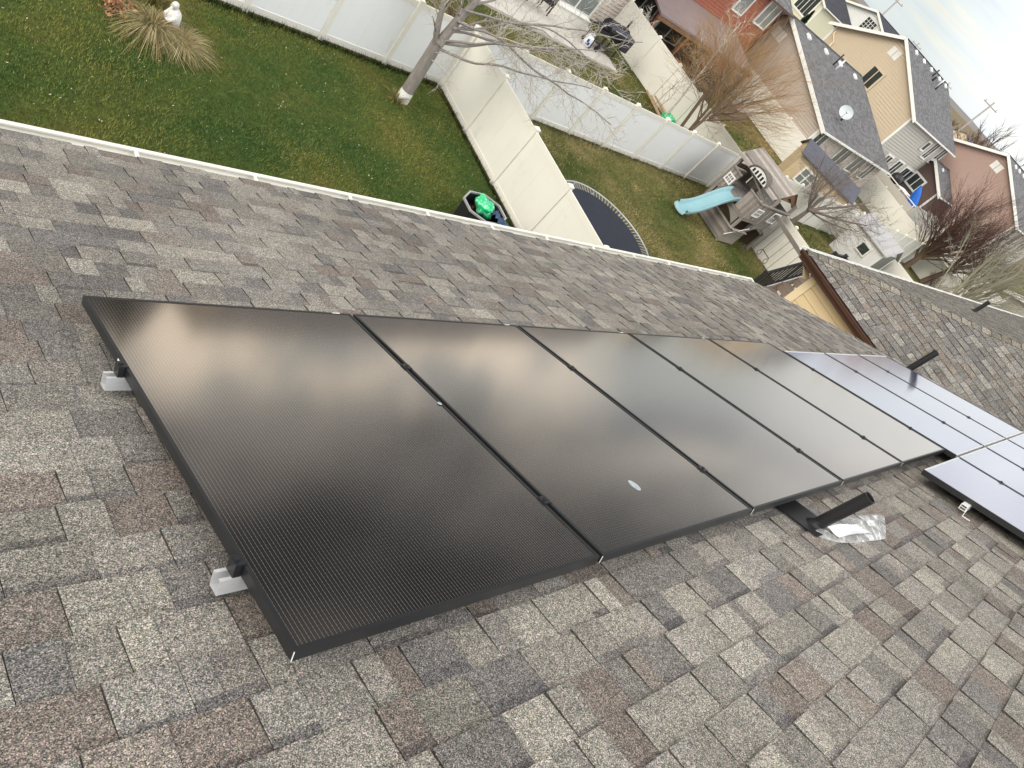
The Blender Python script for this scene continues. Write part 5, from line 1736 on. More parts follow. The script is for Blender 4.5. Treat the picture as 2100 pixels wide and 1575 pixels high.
for k in range(1, 15):
    p = A + (B - A) * (k / 15)
    mb.bar(p - ZV * 0.72, p, 0.03, 0.03, up=XV)
for k in range(1, 6):
    p = B + (Vector((18.7, 5.86, -2.32)) - B) * (k / 6)
    mb.bar(p - ZV * 0.79, p, 0.03, 0.03, up=XV)
for k in range(1, 9):
    p = Vector((18.7, 5.86 - 1.24 * k / 9, -2.325))
    mb.bar(p - ZV * 0.79, p, 0.03, 0.03, up=XV)
mb.build('baluster', M['black_alu'], ds)['kind'] = 'stuff'
vent_pipe(Vector((22.0, 3.5, NZ + 1.5 * T25 + 0.01)), 0.42, 0.055, 'black vent pipe on the far slope of the hip roof', plate=False, nrm=Vector((0, s25, c25)), sl=Vector((0, c25, -s25)))


# ================================================================== gabled houses with ridge along X (gable faces us)
def gable_house(name, label, x0, x1, yr, zr, half, ze, wall, roofm, e=0.16, ov=0.42, white='white_paint', right_wall=None, vents=(), louvre=True, back_z=None, z0=ZG, trim_w=0.22):
    """x0 gable plane, ridge at y=yr, z=zr; eaves at yr +- half (outer edge), z=ze"""
    root = thing(name, ((x0 + x1) / 2, yr, z0), label, 'house')
    sl = (zr - ze) / half
    th = 0.16
    mb = MB()
    a = sqrt(1 + sl * sl)
    frames = []; rf_frames = []
    for sgn in (-1, 1):
        up_ = Vector((0, -sgn, sl)).normalized() if sgn > 0 else Vector((0, 1, sl)).normalized()
        nn = Vector((0, sgn * sl, 1)).normalized()
        Oe = Vector((x0 - ov, yr + sgn * half, ze))
        wdt = x1 - x0 + ov * 2
        ln = half * a
        F = Matrix.Identity(4)
        yax = nn.cross(XV)
        for r in range(3):
            F[r][0] = XV[r]; F[r][1] = yax[r]; F[r][2] = nn[r]; F[r][3] = Oe[r]
        m2 = MB()
        P = lambda u, v, h, Oe=Oe, up_=up_, nn=nn: Oe + XV * u + up_ * v + nn * h
        m2.prism([P(0, 0, 0), P(wdt, 0, 0), P(wdt, ln, 0), P(0, ln, 0)], -nn * 0.10)
        rf = m2.build('roof', M[roofm], root, frame=F)
        frames.append((rf, P, nn, up_)); rf_frames.append(F)
        g = MB()     # eave gutter
        for k in (0,):
            g.bar(Oe + Vector((0, sgn * 0.05, -0.07)), Oe + Vector((wdt, sgn * 0.05, -0.07)), 0.10, 0.11)
        g.build('gutter', M[white], root)
        f = MB()     # rake board
        b0 = P(-0.02, -0.05, 0.02); b1 = P(-0.02, ln - 0.002, 0.02)
        f.prism([b0, b1, b1 - ZV * trim_w, b0 - ZV * trim_w], (-0.04, 0, 0))
        f.build('rake_board', M[white], root)
    c = MB()
    c.bar((x0 - ov, yr, zr + 0.005), (x1 + ov, yr, zr + 0.005), 0.30, 0.03)
    c.build('ridge_cap', M[roofm], root)
    hw = half - 0.45
    zw = zr - hw * sl - 0.10
    mb = MB()
    siding(mb, Vector((x0, 0, z0)), -YV, -XV, [(-(yr + hw), 0), (-(yr - hw), 0), (-(yr - hw), zw - z0), (-yr, zr - 0.10 - z0), (-(yr + hw), zw - z0)], e=e, lap=e * 0.10)
    mb.build('gable_wall', M[wall], root)
    mb = MB()
    siding(mb, Vector((0, yr - hw, z0)), XV, -YV, [(x0, 0), (x1, 0), (x1, zw - z0), (x0, zw - z0)], e=e, lap=e * 0.10)
    mb.build('side_wall', M[right_wall or wall], root)
    mb = MB()
    mb.face([(x1, yr - hw, z0), (x1, yr + hw, z0), (x1, yr + hw, zw), (x1, yr, zr - 0.1), (x1, yr - hw, zw)])
    mb.face([(x0, yr + hw, z0), (x0, yr + hw, zw), (x1, yr + hw, zw), (x1, yr + hw, z0)])
    mb.build('back_wall', M[wall], root)
    for (a_, b_) in ((yr - hw - 0.05, yr - hw + 0.09), (yr + hw - 0.09, yr + hw + 0.05)):
        mb = MB()
        mb.abox(x0 - 0.05, x0 + 0.09, a_, b_, z0, zw)
        mb.build('corner_trim', M[white], root)
    if louvre:
        for k in (-1, 1):
            l_ = MB()
            for i in range(7):
                zz = zr - 0.95 - i * 0.095
                l_.box((x0 - 0.045, yr + k * 0.26 - 0.1, zz), (0.02, 0, 0.012), (0, 0.23, 0), (0, 0, 0.035))
            l_.build('louvre', M[white], root)
    for (u, v, s_) in vents:
        rf, P, nn, up_ = frames[0]
        b_ = MB()
        b_.box(P(u, v, 0.07), XV * 0.16 * s_, up_ * 0.17 * s_, nn * 0.06)
        ov_ = b_.build('roof_vent', M['siding_white'], None, frame=rf_frames[0])
        ov_.parent = rf
        ov_.matrix_basis = Matrix.Identity(4)
    return root, frames


h3, fr3 = gable_house('taupe_house', 'single storey taupe house with grey shingle roof and satellite dish', 43.35, 55.0, 27.8, -1.46, 7.35, -3.95, 'siding_pink', 'roof_grey', e=0.17, vents=[(1.9, 6.9, 1.1), (4.8, 6.9, 1.1), (7.4, 6.9, 1.1), (10.3, 6.9, 1.1)], trim_w=0.25)
yw = 27.8 - 6.9
for (x_, ww) in ((44.15, 1.3), (48.3, 1.5), (51.0, 1.5), (53.3, 1.0)):
    window(h3, Vector((0, yw, 0)), XV, -YV, x_, -4.78, ww, 1.15, 'v')
rf, P, nn, up_ = fr3[0]
dsh = thing('satellite_dish', P(3.1, 1.55, 0), 'pale oval satellite dish on the grey roof of the taupe house', 'satellite dish')
o = P(3.1, 1.55, 0)
mb = MB(); mb.tube([o, o + ZV * 0.35, o + Vector((-0.12, -0.05, 0.55))], 0.03, 6); mb.build('mast', M['galv'], dsh)
dn = Vector((-0.75, -0.45, 0.42)).normalized()
da = dn.cross(ZV).normalized(); db = da.cross(dn)
dc_ = o + Vector((-0.16, -0.08, 0.62))
mb = MB()
mb.grid(lambda u, v: dc_ + (da * cos(2 * pi * u) * 0.46 + db * sin(2 * pi * u) * 0.40) * v + dn * (0.13 * v * v), 28, 8)
mb.build('reflector', M['dish'], dsh)
mb = MB(); mb.tube([dc_ - db * 0.38 + dn * 0.1, dc_ + dn * 0.5 - db * 0.12], 0.018, 5); mb.box(dc_ + dn * 0.52 - db * 0.10, dn * 0.07, da * 0.06, db * 0.06); mb.build('feed_arm', M['galv'], dsh)
for (u, v, hh, rr_, mt_, lb) in ((3.9, 1.75, 0.5, 0.055, 'black_plastic', 'thin black roof pipe right beside the satellite dish'), (5.75, 6.3, 0.8, 0.05, 'black_plastic', 'black roof pipe near the ridge of the taupe house'), (6.1, 6.1, 0.7, 0.06, 'siding_white', 'white flue with cap near the ridge of the taupe house')):
    o = P(u, v, 0)
    r_ = thing('roof_pipe', o, lb, 'roof pipe', 'pipes on the far roofs')
    mb = MB(); mb.tube([o - ZV * 0.05, o + ZV * hh], rr_, 8); mb.build('pipe', M[mt_], r_)
    mb = MB(); mb.tube([o + ZV * (hh - 0.0), o + ZV * (hh + 0.05)], [rr_ * 1.5, rr_ * 0.6], 8); mb.build('cap', M[mt_], r_)

h4, fr4 = gable_house('beige_house', 'two storey beige house with big gable and charcoal grey roof', 59.0, 70.3, 29.18, 2.10, 5.55, -0.85, 'siding_beige', 'roof_grey', e=0.215, right_wall='siding_greige', vents=[(2.0, 5.75, 1.0), (4.1, 5.75, 1.0), (6.3, 5.75, 1.0), (8.8, 5.75, 1.0), (10.8, 5.75, 1.0)], trim_w=0.26)
window(h4, Vector((59.0, 0, 0)), -YV, -XV, -28.85, -1.25, 1.05, 1.35, 'v', frame=0.16, trim='siding_beige', name='gable_window')
yw = 29.18 - 5.1
for (x_, z_, ww, hh, sp) in ((65.3, -1.75, 0.7, 0.7, None), (66.9, -1.75, 1.0, 1.5, 'v'), (69.2, -1.75, 1.1, 1.5, 'v'), (62.2, -4.5, 1.2, 1.3, 'v'), (64.8, -4.45, 1.3, 1.4, 'v'), (67.8, -4.6, 2.6, 1.5, 'v')):
    window(h4, Vector((0, yw, 0)), XV, -YV, x_, z_, ww, hh, sp, frame=0.13)
mb = MB(); mb.tube([(59.0, 34.0, -0.95), (58.85, 33.95, -1.25), (58.85, 33.4, -1.6), (58.9, 33.3, -6.6)], 0.07, 6); mb.build('downspout', M['tan_trim'], h4)
rf, P, nn, up_ = fr4[0]
for (u, v, hh, rr_, mt_, lb) in ((6.7, 5.4, 0.55, 0.06, 'black_plastic', 'black pipe close under the ridge of the beige house'), (7.1, 4.4, 0.6, 0.06, 'black_plastic', 'lower black pipe on the roof of the beige house'), (7.9, 4.9, 0.75, 0.065, 'siding_white', 'white capped flue on the roof of the beige house'), (6.5, 4.95, 0.3, 0.09, 'rubber', 'short black pipe stub on the roof of the beige house')):
    o = P(u, v, 0)
    r_ = thing('roof_pipe', o, lb, 'roof pipe', 'pipes on the far roofs')
    mb = MB(); mb.tube([o - ZV * 0.05, o + ZV * hh], rr_, 8); mb.build('pipe', M[mt_], r_)
    mb = MB(); mb.tube([o + ZV * hh, o + ZV * (hh + 0.06)], [rr_ * 1.5, rr_ * 0.6], 8); mb.build('cap', M[mt_], r_)

h5, fr5 = gable_house('brown_house', 'two storey reddish brown house with white rake boards at the right edge', 73.0, 87.0, 21.45, 2.02, 5.65, -0.90, 'siding_brown', 'roof_grey', e=0.19, right_wall='siding_greige', vents=[(2.1, 5.7, 1.0), (3.9, 5.7, 1.0), (6.0, 5.7, 1.0)], trim_w=0.25)
yw = 21.45 - 5.2
for (x_, z_, ww, hh) in ((74.4, -1.7, 0.8, 0.9), (77.0, -1.8, 1.6, 1.4), (77.5, -4.6, 1.6, 1.4), (81.5, -1.8, 1.5, 1.4), (81.5, -4.6, 1.5, 1.4)):
    window(h5, Vector((0, yw, 0)), XV, -YV, x_, z_, ww, hh, 'v')
mb = MB(); mb.abox(72.9, 72.985, 19.45, 19.7, -4.3, -4.05); mb.build('dryer_vent', M['white_paint'], h5)
hw5, frw = gable_house('brown_wing', 'dark brown single storey gabled wing below the reddish brown gable', 69.0, 72.6, 23.68, -1.95, 2.85, -3.45, 'siding_brown2', 'roof_grey', e=0.17, louvre=False, trim_w=0.26, vents=[(1.6, 2.6, 0.8)])
window(hw5, Vector((69.0, 0, 0)), -YV, -XV, -23.35, -4.2, 1.1, 1.0, 'v', frame=0.16)
h8, fr8 = gable_house('grey_house', 'greyish house half hidden by bare branches at the right edge, above the hip roof', 58.6, 68.0, 2.4, -0.7, 7.2, -3.2, 'siding_greige', 'roof_grey', e=0.19, louvre=False)
window(h8, Vector((58.6, 0, 0)), -YV, -XV, -6.8, -4.6, 1.3, 1.2, 'v')
h6, fr6 = gable_house('white_house', 'white sided gabled house with dark roof at the skyline', 90.0, 104.0, 49.6, 2.05, 9.0, -1.40, 'siding_white', 'roof_dark', e=0.24, louvre=False, trim_w=0.25)
window(h6, Vector((90.0, 0, 0)), -YV, -XV, -49.3, 0.35, 1.6, 1.4, 'v', grid=(4, 4), name='lattice_window')
h7, fr7 = gable_house('yellow_house', 'pale yellow house with white shuttered window behind the red house', 80.0, 88.0, 55.5, 1.3, 6.6, -1.2, 'siding_yellow', 'roof_dark', e=0.2, louvre=False)
window(h7, Vector((80.0, 0, 0)), -YV, -XV, -51.2, -2.2, 2.2, 2.2, 'v', frame=0.2, grid=(4, 1))

# ---- red house: wall parallel to the row, porch roof on posts
rh = thing('red_house', (37.0, 31.0, ZG), 'barn red two storey house with mauve porch roof on timber posts', 'house')
mb = MB()
siding(mb, Vector((0, 28.0, ZG)), XV, -YV, [(30.6, 0), (42.3, 0), (42.3, 5.35), (30.6, 5.35)], e=0.17, lap=0.02)
siding(mb, Vector((42.3, 0, ZG)), YV, XV, [(28.0, 0), (38.0, 0), (38.0, 5.35), (33.0, 7.6), (28.0, 5.35)], e=0.17, lap=0.02)
siding(mb, Vector((30.6, 0, ZG)), -YV, -XV, [(-38.0, 0), (-28.0, 0), (-28.0, 5.35), (-33.0, 7.6), (-38.0, 5.35)], e=0.17, lap=0.02)
mb.build('wall', M['siding_red'], rh)
for s_ in (-1, 1):
    m2 = MB()
    nn = Vector((0, s_ * 0.45, 1)).normalized()
    a_ = Vector((30.1, 33.0, ZG + 7.75)); b_ = Vector((42.75, 33.0, ZG + 7.75)); dd = Vector((0, s_ * 5.5, -2.475))
    m2.prism([a_, b_, b_ + dd, a_ + dd], -nn * 0.12)
    F = Matrix.Identity(4); yax = nn.cross(XV)
    for r in range(3):
        F[r][0] = XV[r]; F[r][1] = yax[r]; F[r][2] = nn[r]; F[r][3] = (a_ + dd)[r]
    m2.build('roof', M['roof_grey'], rh, frame=F)
mb = MB(); mb.bar((30.1, 27.44, ZG + 5.22), (42.75, 27.44, ZG + 5.22), 0.1, 0.12); mb.build('gutter', M['brown_metal'], rh)
mb = MB(); mb.tube([(42.35, 27.5, ZG + 5.15), (42.4, 27.92, ZG + 4.9), (42.4, 27.92, ZG)], 0.06, 6); mb.build('downspout', M['brown_metal'], rh)
for (x_, z_, ww, hh, sp) in ((38.7, -2.65, 1.0, 1.05, None), (41.3, -2.35, 1.3, 1.35, 'v'), (34.2, -2.4, 1.2, 1.3, 'v')):
    window(rh, Vector((0, 28.0, 0)), XV, -YV, x_, z_, ww, hh, sp, glass='glass_grey')
mb = MB()
mb.prism([(30.2, 28.0, -4.15), (40.2, 28.0, -4.15), (40.2, 25.1, -4.85), (30.2, 25.1, -4.85)], (0, 0, 0.10))
mb.build('porch_roof', M['roof_brown'], rh)
mb = MB()
mb.bar((30.2, 25.15, -4.97), (40.2, 25.15, -4.97), 0.12, 0.20)
for x_ in (30.4, 33.2, 36.4, 40.0):
    mb.bar((x_, 25.2, ZG), (x_, 25.2, -4.9), 0.16, 0.16, up=XV)
mb.bar((33.3, 25.2, -5.5), (34.1, 25.2, -5.0), 0.10, 0.10, up=YV); mb.bar((36.3, 25.2, -5.5), (35.5, 25.2, -5.0), 0.10, 0.10, up=YV)
mb.build('porch_frame', M['wood_brown'], rh)
for (x_, ww) in ((32.0, 2.4), (35.2, 2.4), (38.3, 1.6)):
    window(rh, Vector((0, 28.0, 0)), XV, -YV, x_, -5.55, ww, 1.9, 'v', name='patio_door')
mb = MB(); mb.abox(30.2, 40.2, 25.0, 27.96, ZG + 0.01, ZG + 0.22); mb.build('porch_floor', M['wood_dark'], rh)


def chair(x, y, rot, label, mt='black_plastic'):
    root = thing('patio_chair', (x, y, ZG + 0.0), label, 'chair', 'patio chairs')
    R = Matrix.Rotation(rot, 3, 'Z')
    P = lambda a, b_, c: Vector((x, y, ZG + 0.23)) + R @ Vector((a, b_, c))
    mb = MB(); mb.box(P(0, 0, 0.42), R @ Vector((0.27, 0, 0)), R @ Vector((0, 0.27, 0)), (0, 0, 0.03)); mb.build('seat', M[mt], root)
    mb = MB()
    for i in range(5):
        mb.box(P(-0.22 + 0.11 * i, 0.29, 0.74), R @ Vector((0.045, 0, 0)), R @ Vector((0, 0.015, 0)), (0, 0, 0.30))
    mb.build('backrest', M[mt], root)
    for (a, b_) in ((-0.24, -0.24), (0.24, -0.24), (-0.24, 0.24), (0.24, 0.24)):
        mb = MB(); mb.bar(P(a, b_, 0), P(a, b_, 0.62 if b_ < 0 else 1.0), 0.045, 0.045, up=XV); mb.build('leg', M[mt], root)
    return root


chair(34.1, 25.6, 0.4, 'dark patio chair under the porch nearest the timber brace')
chair(36.0, 24.4, 2.1, 'dark patio chair standing on the grass by the porch')
chair(37.6, 24.2, 3.6, 'patio chair at the foot of the orange tipped tree')
for (x_, y_, sz, mt_, lb) in ((32.6, 24.0, (0.5, 0.5, 0.35), 'wood_brown', 'brown timber planter box by the porch'), (35.0, 23.6, (0.8, 0.4, 0.28), 'wood_dark', 'low dark wooden bench box by the porch'), (38.6, 23.3, (0.7, 0.6, 0.3), 'composite', 'pale brown storage box near the far white fence')):
    t_ = thing('garden_box', (x_, y_, ZG), lb, 'box')
    mb = MB()
    for k in range(4):
        zz = ZG + sz[2] * 2 * (k + 0.5) / 4
        mb.box((x_, y_, zz), (sz[0], 0, 0), (0, sz[1], 0), (0, 0, sz[2] / 4 - 0.006))
    mb.build('body', M[mt_], t_)
    mb = MB(); mb.box((x_, y_, ZG + sz[2] * 2 + 0.022), (sz[0] + 0.04, 0, 0), (0, sz[1] + 0.04, 0), (0, 0, 0.02)); mb.build('lid', M[mt_], t_)

# ---- patio house at the top edge
h1 = thing('patio_house', (21.5, 29.0, ZG), 'beige sided house with sliding glass door onto the concrete patio', 'house')
mb = MB()
siding(mb, Vector((0, 25.12, ZG)), XV, -YV, [(12.5, 0.1), (27.95, 0.1), (27.95, 5.4), (12.5, 5.4)], e=0.17, lap=0.02)
siding(mb, Vector((27.95, 0, ZG)), YV, XV, [(25.12, 0.1), (34.0, 0.1), (34.0, 5.4), (29.5, 7.6), (25.12, 5.4)], e=0.17, lap=0.02)
siding(mb, Vector((12.5, 0, ZG)), -YV, -XV, [(-34, 0.1), (-25.12, 0.1), (-25.12, 5.4), (-29.5, 7.6), (-34, 5.4)], e=0.17, lap=0.02)
mb.build('wall', M['siding_pink'], h1)
for s_ in (-1, 1):
    m2 = MB()
    nn = Vector((0, s_ * 0.5, 1)).normalized()
    a_ = Vector((12.1, 29.56, ZG + 7.8)); b_ = Vector((28.35, 29.56, ZG + 7.8)); dd = Vector((0, s_ * 4.9, -2.45))
    m2.prism([a_, b_, b_ + dd, a_ + dd], -nn * 0.12)
    F = Matrix.Identity(4); yax = nn.cross(XV)
    for r in range(3):
        F[r][0] = XV[r]; F[r][1] = yax[r]; F[r][2] = nn[r]; F[r][3] = (a_ + dd)[r]
    m2.build('roof', M['roof_grey'], h1, frame=F)
mb = MB(); mb.abox(27.84, 28.0, 25.06, 25.20, ZG + 0.1, ZG + 5.4); mb.build('corner_trim', M['white_paint'], h1)
window(h1, Vector((0, 25.12, 0)), XV, -YV, 25.2, ZG + 1.2, 2.1, 2.0, 'v', frame=0.1, glass='glass_grey', name='sliding_door')
for x_ in (14.5, 17.5, 20.5):
    window(h1, Vector((0, 25.12, 0)), XV, -YV, x_, ZG + 3.9, 1.4, 1.3, 'v')
mb = MB()
mb.abox(22.6, 24.75, 23.32, 23.66, ZG + 0.09, ZG + 0.52)
o_ = mb.build('privacy_curb', M['vinyl'], None, origin=(23.6, 23.5, ZG)); tag(o_, 'low cream wall block in front of the sliding glass door', 'low wall')
tr2 = thing('privacy_curb_top', (23.6, 23.5, ZG + 0.52), 'white capping slab lying on the low cream wall block', 'slab')
mb = MB(); mb.abox(22.56, 24.79, 23.28, 23.70, ZG + 0.522, ZG + 0.56); mb.build('slab', M['white_paint'], tr2)

hb_ = thing('added_back_house', (2.0, 30.0, ZG), 'unseen dark brown house added beyond the back fence to darken the nearest panel reflection', 'house')  # added out of view so the nearest panel has something dark to reflect
mb = MB()
siding(mb, Vector((0, 25.6, ZG)), XV, -YV, [(-6, 0.1), (9.5, 0.1), (9.5, 5.6), (-6, 5.6)], e=0.2, lap=0.02)
mb.abox(9.4, 9.5, 25.6, 34.0, ZG, ZG + 5.6); mb.abox(-6, -5.9, 25.6, 34.0, ZG, ZG + 5.6)
mb.build('wall', M['siding_brown2'], hb_)
for s_ in (-1, 1):
    m2 = MB()
    nn = Vector((0, s_ * 0.5, 1)).normalized()
    a_ = Vector((-6.4, 29.8, ZG + 8.0)); b_ = Vector((9.9, 29.8, ZG + 8.0)); dd = Vector((0, s_ * 4.8, -2.4))
    m2.prism([a_, b_, b_ + dd, a_ + dd], -nn * 0.12)
    m2.build('roof', M['roof_dark'], hb_)
for x_ in (-3.5, 1.0, 6.0):
    window(hb_, Vector((0, 25.6, 0)), XV, -YV, x_, ZG + 4.0, 1.5, 1.3, 'v')

# grill
gx, gy = 25.15, 22.25
ZP = ZG + 0.09
gr = thing('grill', (gx, gy, ZP), 'black barrel grill with side shelf and hood on the patio corner', 'grill')
mb = MB()
for (a, b_) in ((-0.6, -0.3), (0.6, -0.3), (-0.6, 0.3), (0.6, 0.3)):
    l_ = MB(); l_.bar((gx + a, gy + b_, ZP), (gx + a * 0.85, gy + b_, ZP + 0.85), 0.045, 0.045, up=XV); l_.build('leg', M['black_alu'], gr)
mb.abox(gx - 0.6, gx + 0.6, gy - 0.3, gy + 0.3, ZP + 0.22, ZP + 0.25); mb.build('lower_shelf', M['black_alu'], gr)


def barrel(z0, a0, a1, rad, mt_, nm):
    m_ = MB(); K = 12
    for i in range(K):
        t0 = a0 + (a1 - a0) * i / K; t1 = a0 + (a1 - a0) * (i + 1) / K
        m_.face([(gx - 0.62, gy + rad * cos(t0), z0 + rad * sin(t0)), (gx + 0.62, gy + rad * cos(t0), z0 + rad * sin(t0)), (gx + 0.62, gy + rad * cos(t1), z0 + rad * sin(t1)), (gx - 0.62, gy + rad * cos(t1), z0 + rad * sin(t1))], smooth=True)
    for s_ in (-0.62, 0.62):
        m_.face([(gx + s_, gy + rad * cos(a0 + (a1 - a0) * i / K), z0 + rad * sin(a0 + (a1 - a0) * i / K)) for i in range(K + 1)])
    return m_.build(nm, M[mt_], gr)


barrel(ZP + 1.0, pi, 2 * pi, 0.34, 'navy_metal', 'fire_box')
barrel(ZP + 1.012, 0, pi, 0.345, 'navy_metal', 'hood')
mb = MB(); mb.abox(gx - 1.15, gx - 0.66, gy - 0.28, gy + 0.28, ZP + 0.95, ZP + 0.98); mb.build('side_shelf', M['black_alu'], gr)
mb = MB(); mb.abox(gx + 0.66, gx + 1.1, gy - 0.34, gy + 0.32, ZP + 0.5, ZP + 1.15); mb.build('fire_chamber', M['navy_metal'], gr)
mb = MB(); mb.tube([(gx - 0.4, gy - 0.40, ZP + 1.15), (gx + 0.4, gy - 0.40, ZP + 1.15)], 0.018, 6); mb.build('handle', M['galv'], gr)
mb = MB(); mb.tube([(gx + 0.45, gy, ZP + 1.3), (gx + 0.45, gy, ZP + 1.75)], 0.05, 8); mb.build('chimney', M['black_alu'], gr)
for b_ in (-0.34, 0.34):
    mb = MB(); mb.disc((gx - 0.6, gy + b_, ZP + 0.11), 0.11, YV, 0.05, 16); mb.build('wheel', M['rubber'], gr)
tk = Vector((23.75, 21.85, ZP))
pt = thing('propane_tank', tk, 'white propane tank with a navy marking left of the black grill', 'gas tank')
tp = [(0.10, 0.0), (0.10, 0.03), (0.135, 0.06), (0.15, 0.12), (0.15, 0.30), (0.13, 0.37), (0.07, 0.41), (0.03, 0.42)]


def tkf(u, v):
    k = v * (len(tp) - 1); i = min(int(k), len(tp) - 2); t = k - i
    r = tp[i][0] * (1 - t) + tp[i + 1][0] * t; h = tp[i][1] * (1 - t) + tp[i + 1][1] * t
    return tk + Vector((cos(2 * pi * u) * r, sin(2 * pi * u) * r, h)) * 1.25


mb = MB(); mb.grid(tkf, 24, 21); mb.build('tank_body', M['propane'], pt)
mb = MB(); mb.tube([tk + Vector((cos(2 * pi * k / 16) * 0.11, sin(2 * pi * k / 16) * 0.11, 0.60)) for k in range(17)], 0.016, 5, caps=False)
for k in range(3):
    a_ = 2 * pi * k / 3
    mb.bar(tk + Vector((cos(a_) * 0.11, sin(a_) * 0.11, 0.46)), tk + Vector((cos(a_) * 0.11, sin(a_) * 0.11, 0.60)), 0.04, 0.01)
mb.build('collar', M['propane'], pt)
mb = MB()
for (u0, u1, v0_, v1_) in ((0.58, 0.66, 0.48, 0.60), (0.64, 0.74, 0.42, 0.50), (0.58, 0.63, 0.40, 0.46)):
    mb.grid(lambda u, v: tk + (tkf(u0 + (u1 - u0) * u, v0_ + (v1_ - v0_) * v) - tk) * 1.006, 5, 3)
mb.build('marking', M['blue_mark'], pt)
tt2 = thing('smoker_stand', (24.25, 22.1, ZP), 'small black wheeled stand between the propane tank and the grill', 'stand')
mb = MB()
for (a, b_) in ((-0.25, -0.3), (0.25, -0.3), (-0.25, 0.3), (0.25, 0.3)):
    mb.bar((24.25 + a, 22.1 + b_, ZP), (24.25 + a, 22.1 + b_, ZP + 0.85), 0.04, 0.04, up=XV)
mb.bar((24.0, 21.8, ZP + 0.4), (24.5, 21.8, ZP + 0.4), 0.03, 0.03); mb.bar((24.0, 22.4, ZP + 0.4), (24.5, 22.4, ZP + 0.4), 0.03, 0.03)
mb.build('frame', M['black_alu'], tt2)
mb = MB(); mb.abox(23.98, 24.52, 21.78, 22.42, ZP + 0.852, ZP + 0.90); mb.build('top', M['black_plastic'], tt2)
for b_ in (-0.3, 0.3):
    mb = MB(); mb.disc((24.0, 22.1 + b_, ZP + 0.1), 0.1, YV, 0.04, 14); mb.build('wheel', M['rubber'], tt2)
chair(21.4, 22.7, 2.6, 'black woven patio chair at the top edge of the photo')
chair(20.2, 22.9, 1.8, 'second black woven patio chair, farther from the grill')

# lumber and green sacks by the cream fence
for i, (a, b_) in enumerate((((27.35, 20.1), (26.75, 18.2)), ((27.1, 20.3), (26.6, 18.3)), ((27.5, 19.6), (27.15, 17.9)), ((27.3, 19.9), (27.0, 18.0)))):
    mb = MB()
    mb.bar((a[0], a[1], ZG + 0.18 + 0.05 * i), (b_[0], b_[1], ZG + 0.12 + 0.06 * i), 0.10, 0.06)
    lbs = ['raw board lying outermost on the lumber pile, toward the lawn', 'raw board at the lower left of the lumber pile', 'raw board of the lumber pile closest to the cream fence', 'raw board on top of the lumber pile']
    tag(mb.build('board', M['lumber'], origin=(a[0], a[1], ZG)), lbs[i], 'lumber', 'boards by the fence')
blob('sack', (27.2, 18.45, ZG + 0.25), (0.28, 0.36, 0.24), M['green_bag'], 'green sack at the far end of the lumber pile', 'sack', 11)
blob('sack', (26.9, 17.75, ZG + 0.22), (0.26, 0.30, 0.22), M['green_bag'], 'white and green sack nearest the grey fence', 'sack', 13)
wb = thing('wire_basket', (27.2, 17.2, ZG), 'grey wire basket leaning by the cream fence beside the sacks', 'basket')
mb = MB()
for i in range(7):
    mb.bar((26.9 + i * 0.1, 16.85, ZG), (26.9 + i * 0.1, 16.85, ZG + 0.7), 0.012, 0.012, up=XV); mb.bar((26.9 + i * 0.1, 17.5, ZG), (26.9 + i * 0.1, 17.5, ZG + 0.7), 0.012, 0.012, up=XV)
for z_ in (0.1, 0.3, 0.5, 0.7):
    for y_ in (16.85, 17.5):
        mb.bar((26.9, y_, ZG + z_), (27.5, y_, ZG + z_), 0.014, 0.014)
    for x_ in (26.9, 27.5):
        mb.bar((x_, 16.85, ZG + z_), (x_, 17.5, ZG + z_), 0.014, 0.014)
mb.build('wires', M['galv'], wb)

# ---- tan shed (turned) and small white shed
A_ = Vector((37.7, 17.75, ZG)); du = Vector((0.627, -0.779, 0)); dnn = Vector((-0.779, -0.627, 0))
ts = thing('tan_shed', A_, 'tan wooden shed with slate blue roof and white framed window', 'shed')
Ls, Ws, Hs = 3.7, 1.9, 2.1
mb = MB()
planks(mb, A_, du, dnn, 0, Ls, 0, Hs, vertical=True, wd=0.2, th=0.015, seed=3)
planks(mb, A_, -dnn, du, 0.02, Ws, 0, Hs, vertical=True, wd=0.2, th=0.015, seed=4)
planks(mb, A_ + du * Ls, -dnn, du, 0.02, Ws, 0, Hs, vertical=True, wd=0.2, th=0.015, seed=5)
planks(mb, A_ - dnn * Ws, du, dnn, 0.02, Ls, 0, Hs, vertical=True, wd=0.2, th=0.015, seed=6)
mb.t = [None] * len(mb.t)
for q in (A_, A_ + du * Ls):
    mb.prism([q + ZV * Hs, q - dnn * Ws + ZV * Hs, q - dnn * Ws / 2 + ZV * (Hs + 0.5)], du * 0.02)
mb.build('wall', M['siding_tan'], ts)
for s_ in (0, 1):
    m2 = MB()
    e0 = A_ + dnn * 0.2 - du * 0.15 + ZV * (Hs - 0.05) if s_ == 0 else A_ - dnn * (Ws + 0.2) - du * 0.15 + ZV * (Hs - 0.05)
    r0 = A_ - dnn * Ws / 2 - du * 0.15 + ZV * (Hs + 0.56)
    m2.prism([e0, e0 + du * (Ls + 0.3), r0 + du * (Ls + 0.3), r0], -ZV * 0.06)
    m2.build('roof', M['roof_blue'], ts)
window(ts, A_, du, dnn, 1.05, 1.25, 0.75, 0.75, 'v', grid=(2, 2), glass='glass_grey')
ws_ = thing('white_shed', (40.4, 12.4, ZG), 'little white shed with lilac grey metal roof and one small window', 'shed')
mb = MB()
planks(mb, (39.5, 11.2, ZG), YV, XV, 0, 2.3, 0, 1.95, vertical=True, wd=0.19, th=0.014, seed=1)
planks(mb, (39.52, 13.5, ZG), XV, YV, 0, 1.7, 0, 1.95, vertical=True, wd=0.19, th=0.014, seed=2)
mb.t = [None] * len(mb.t)
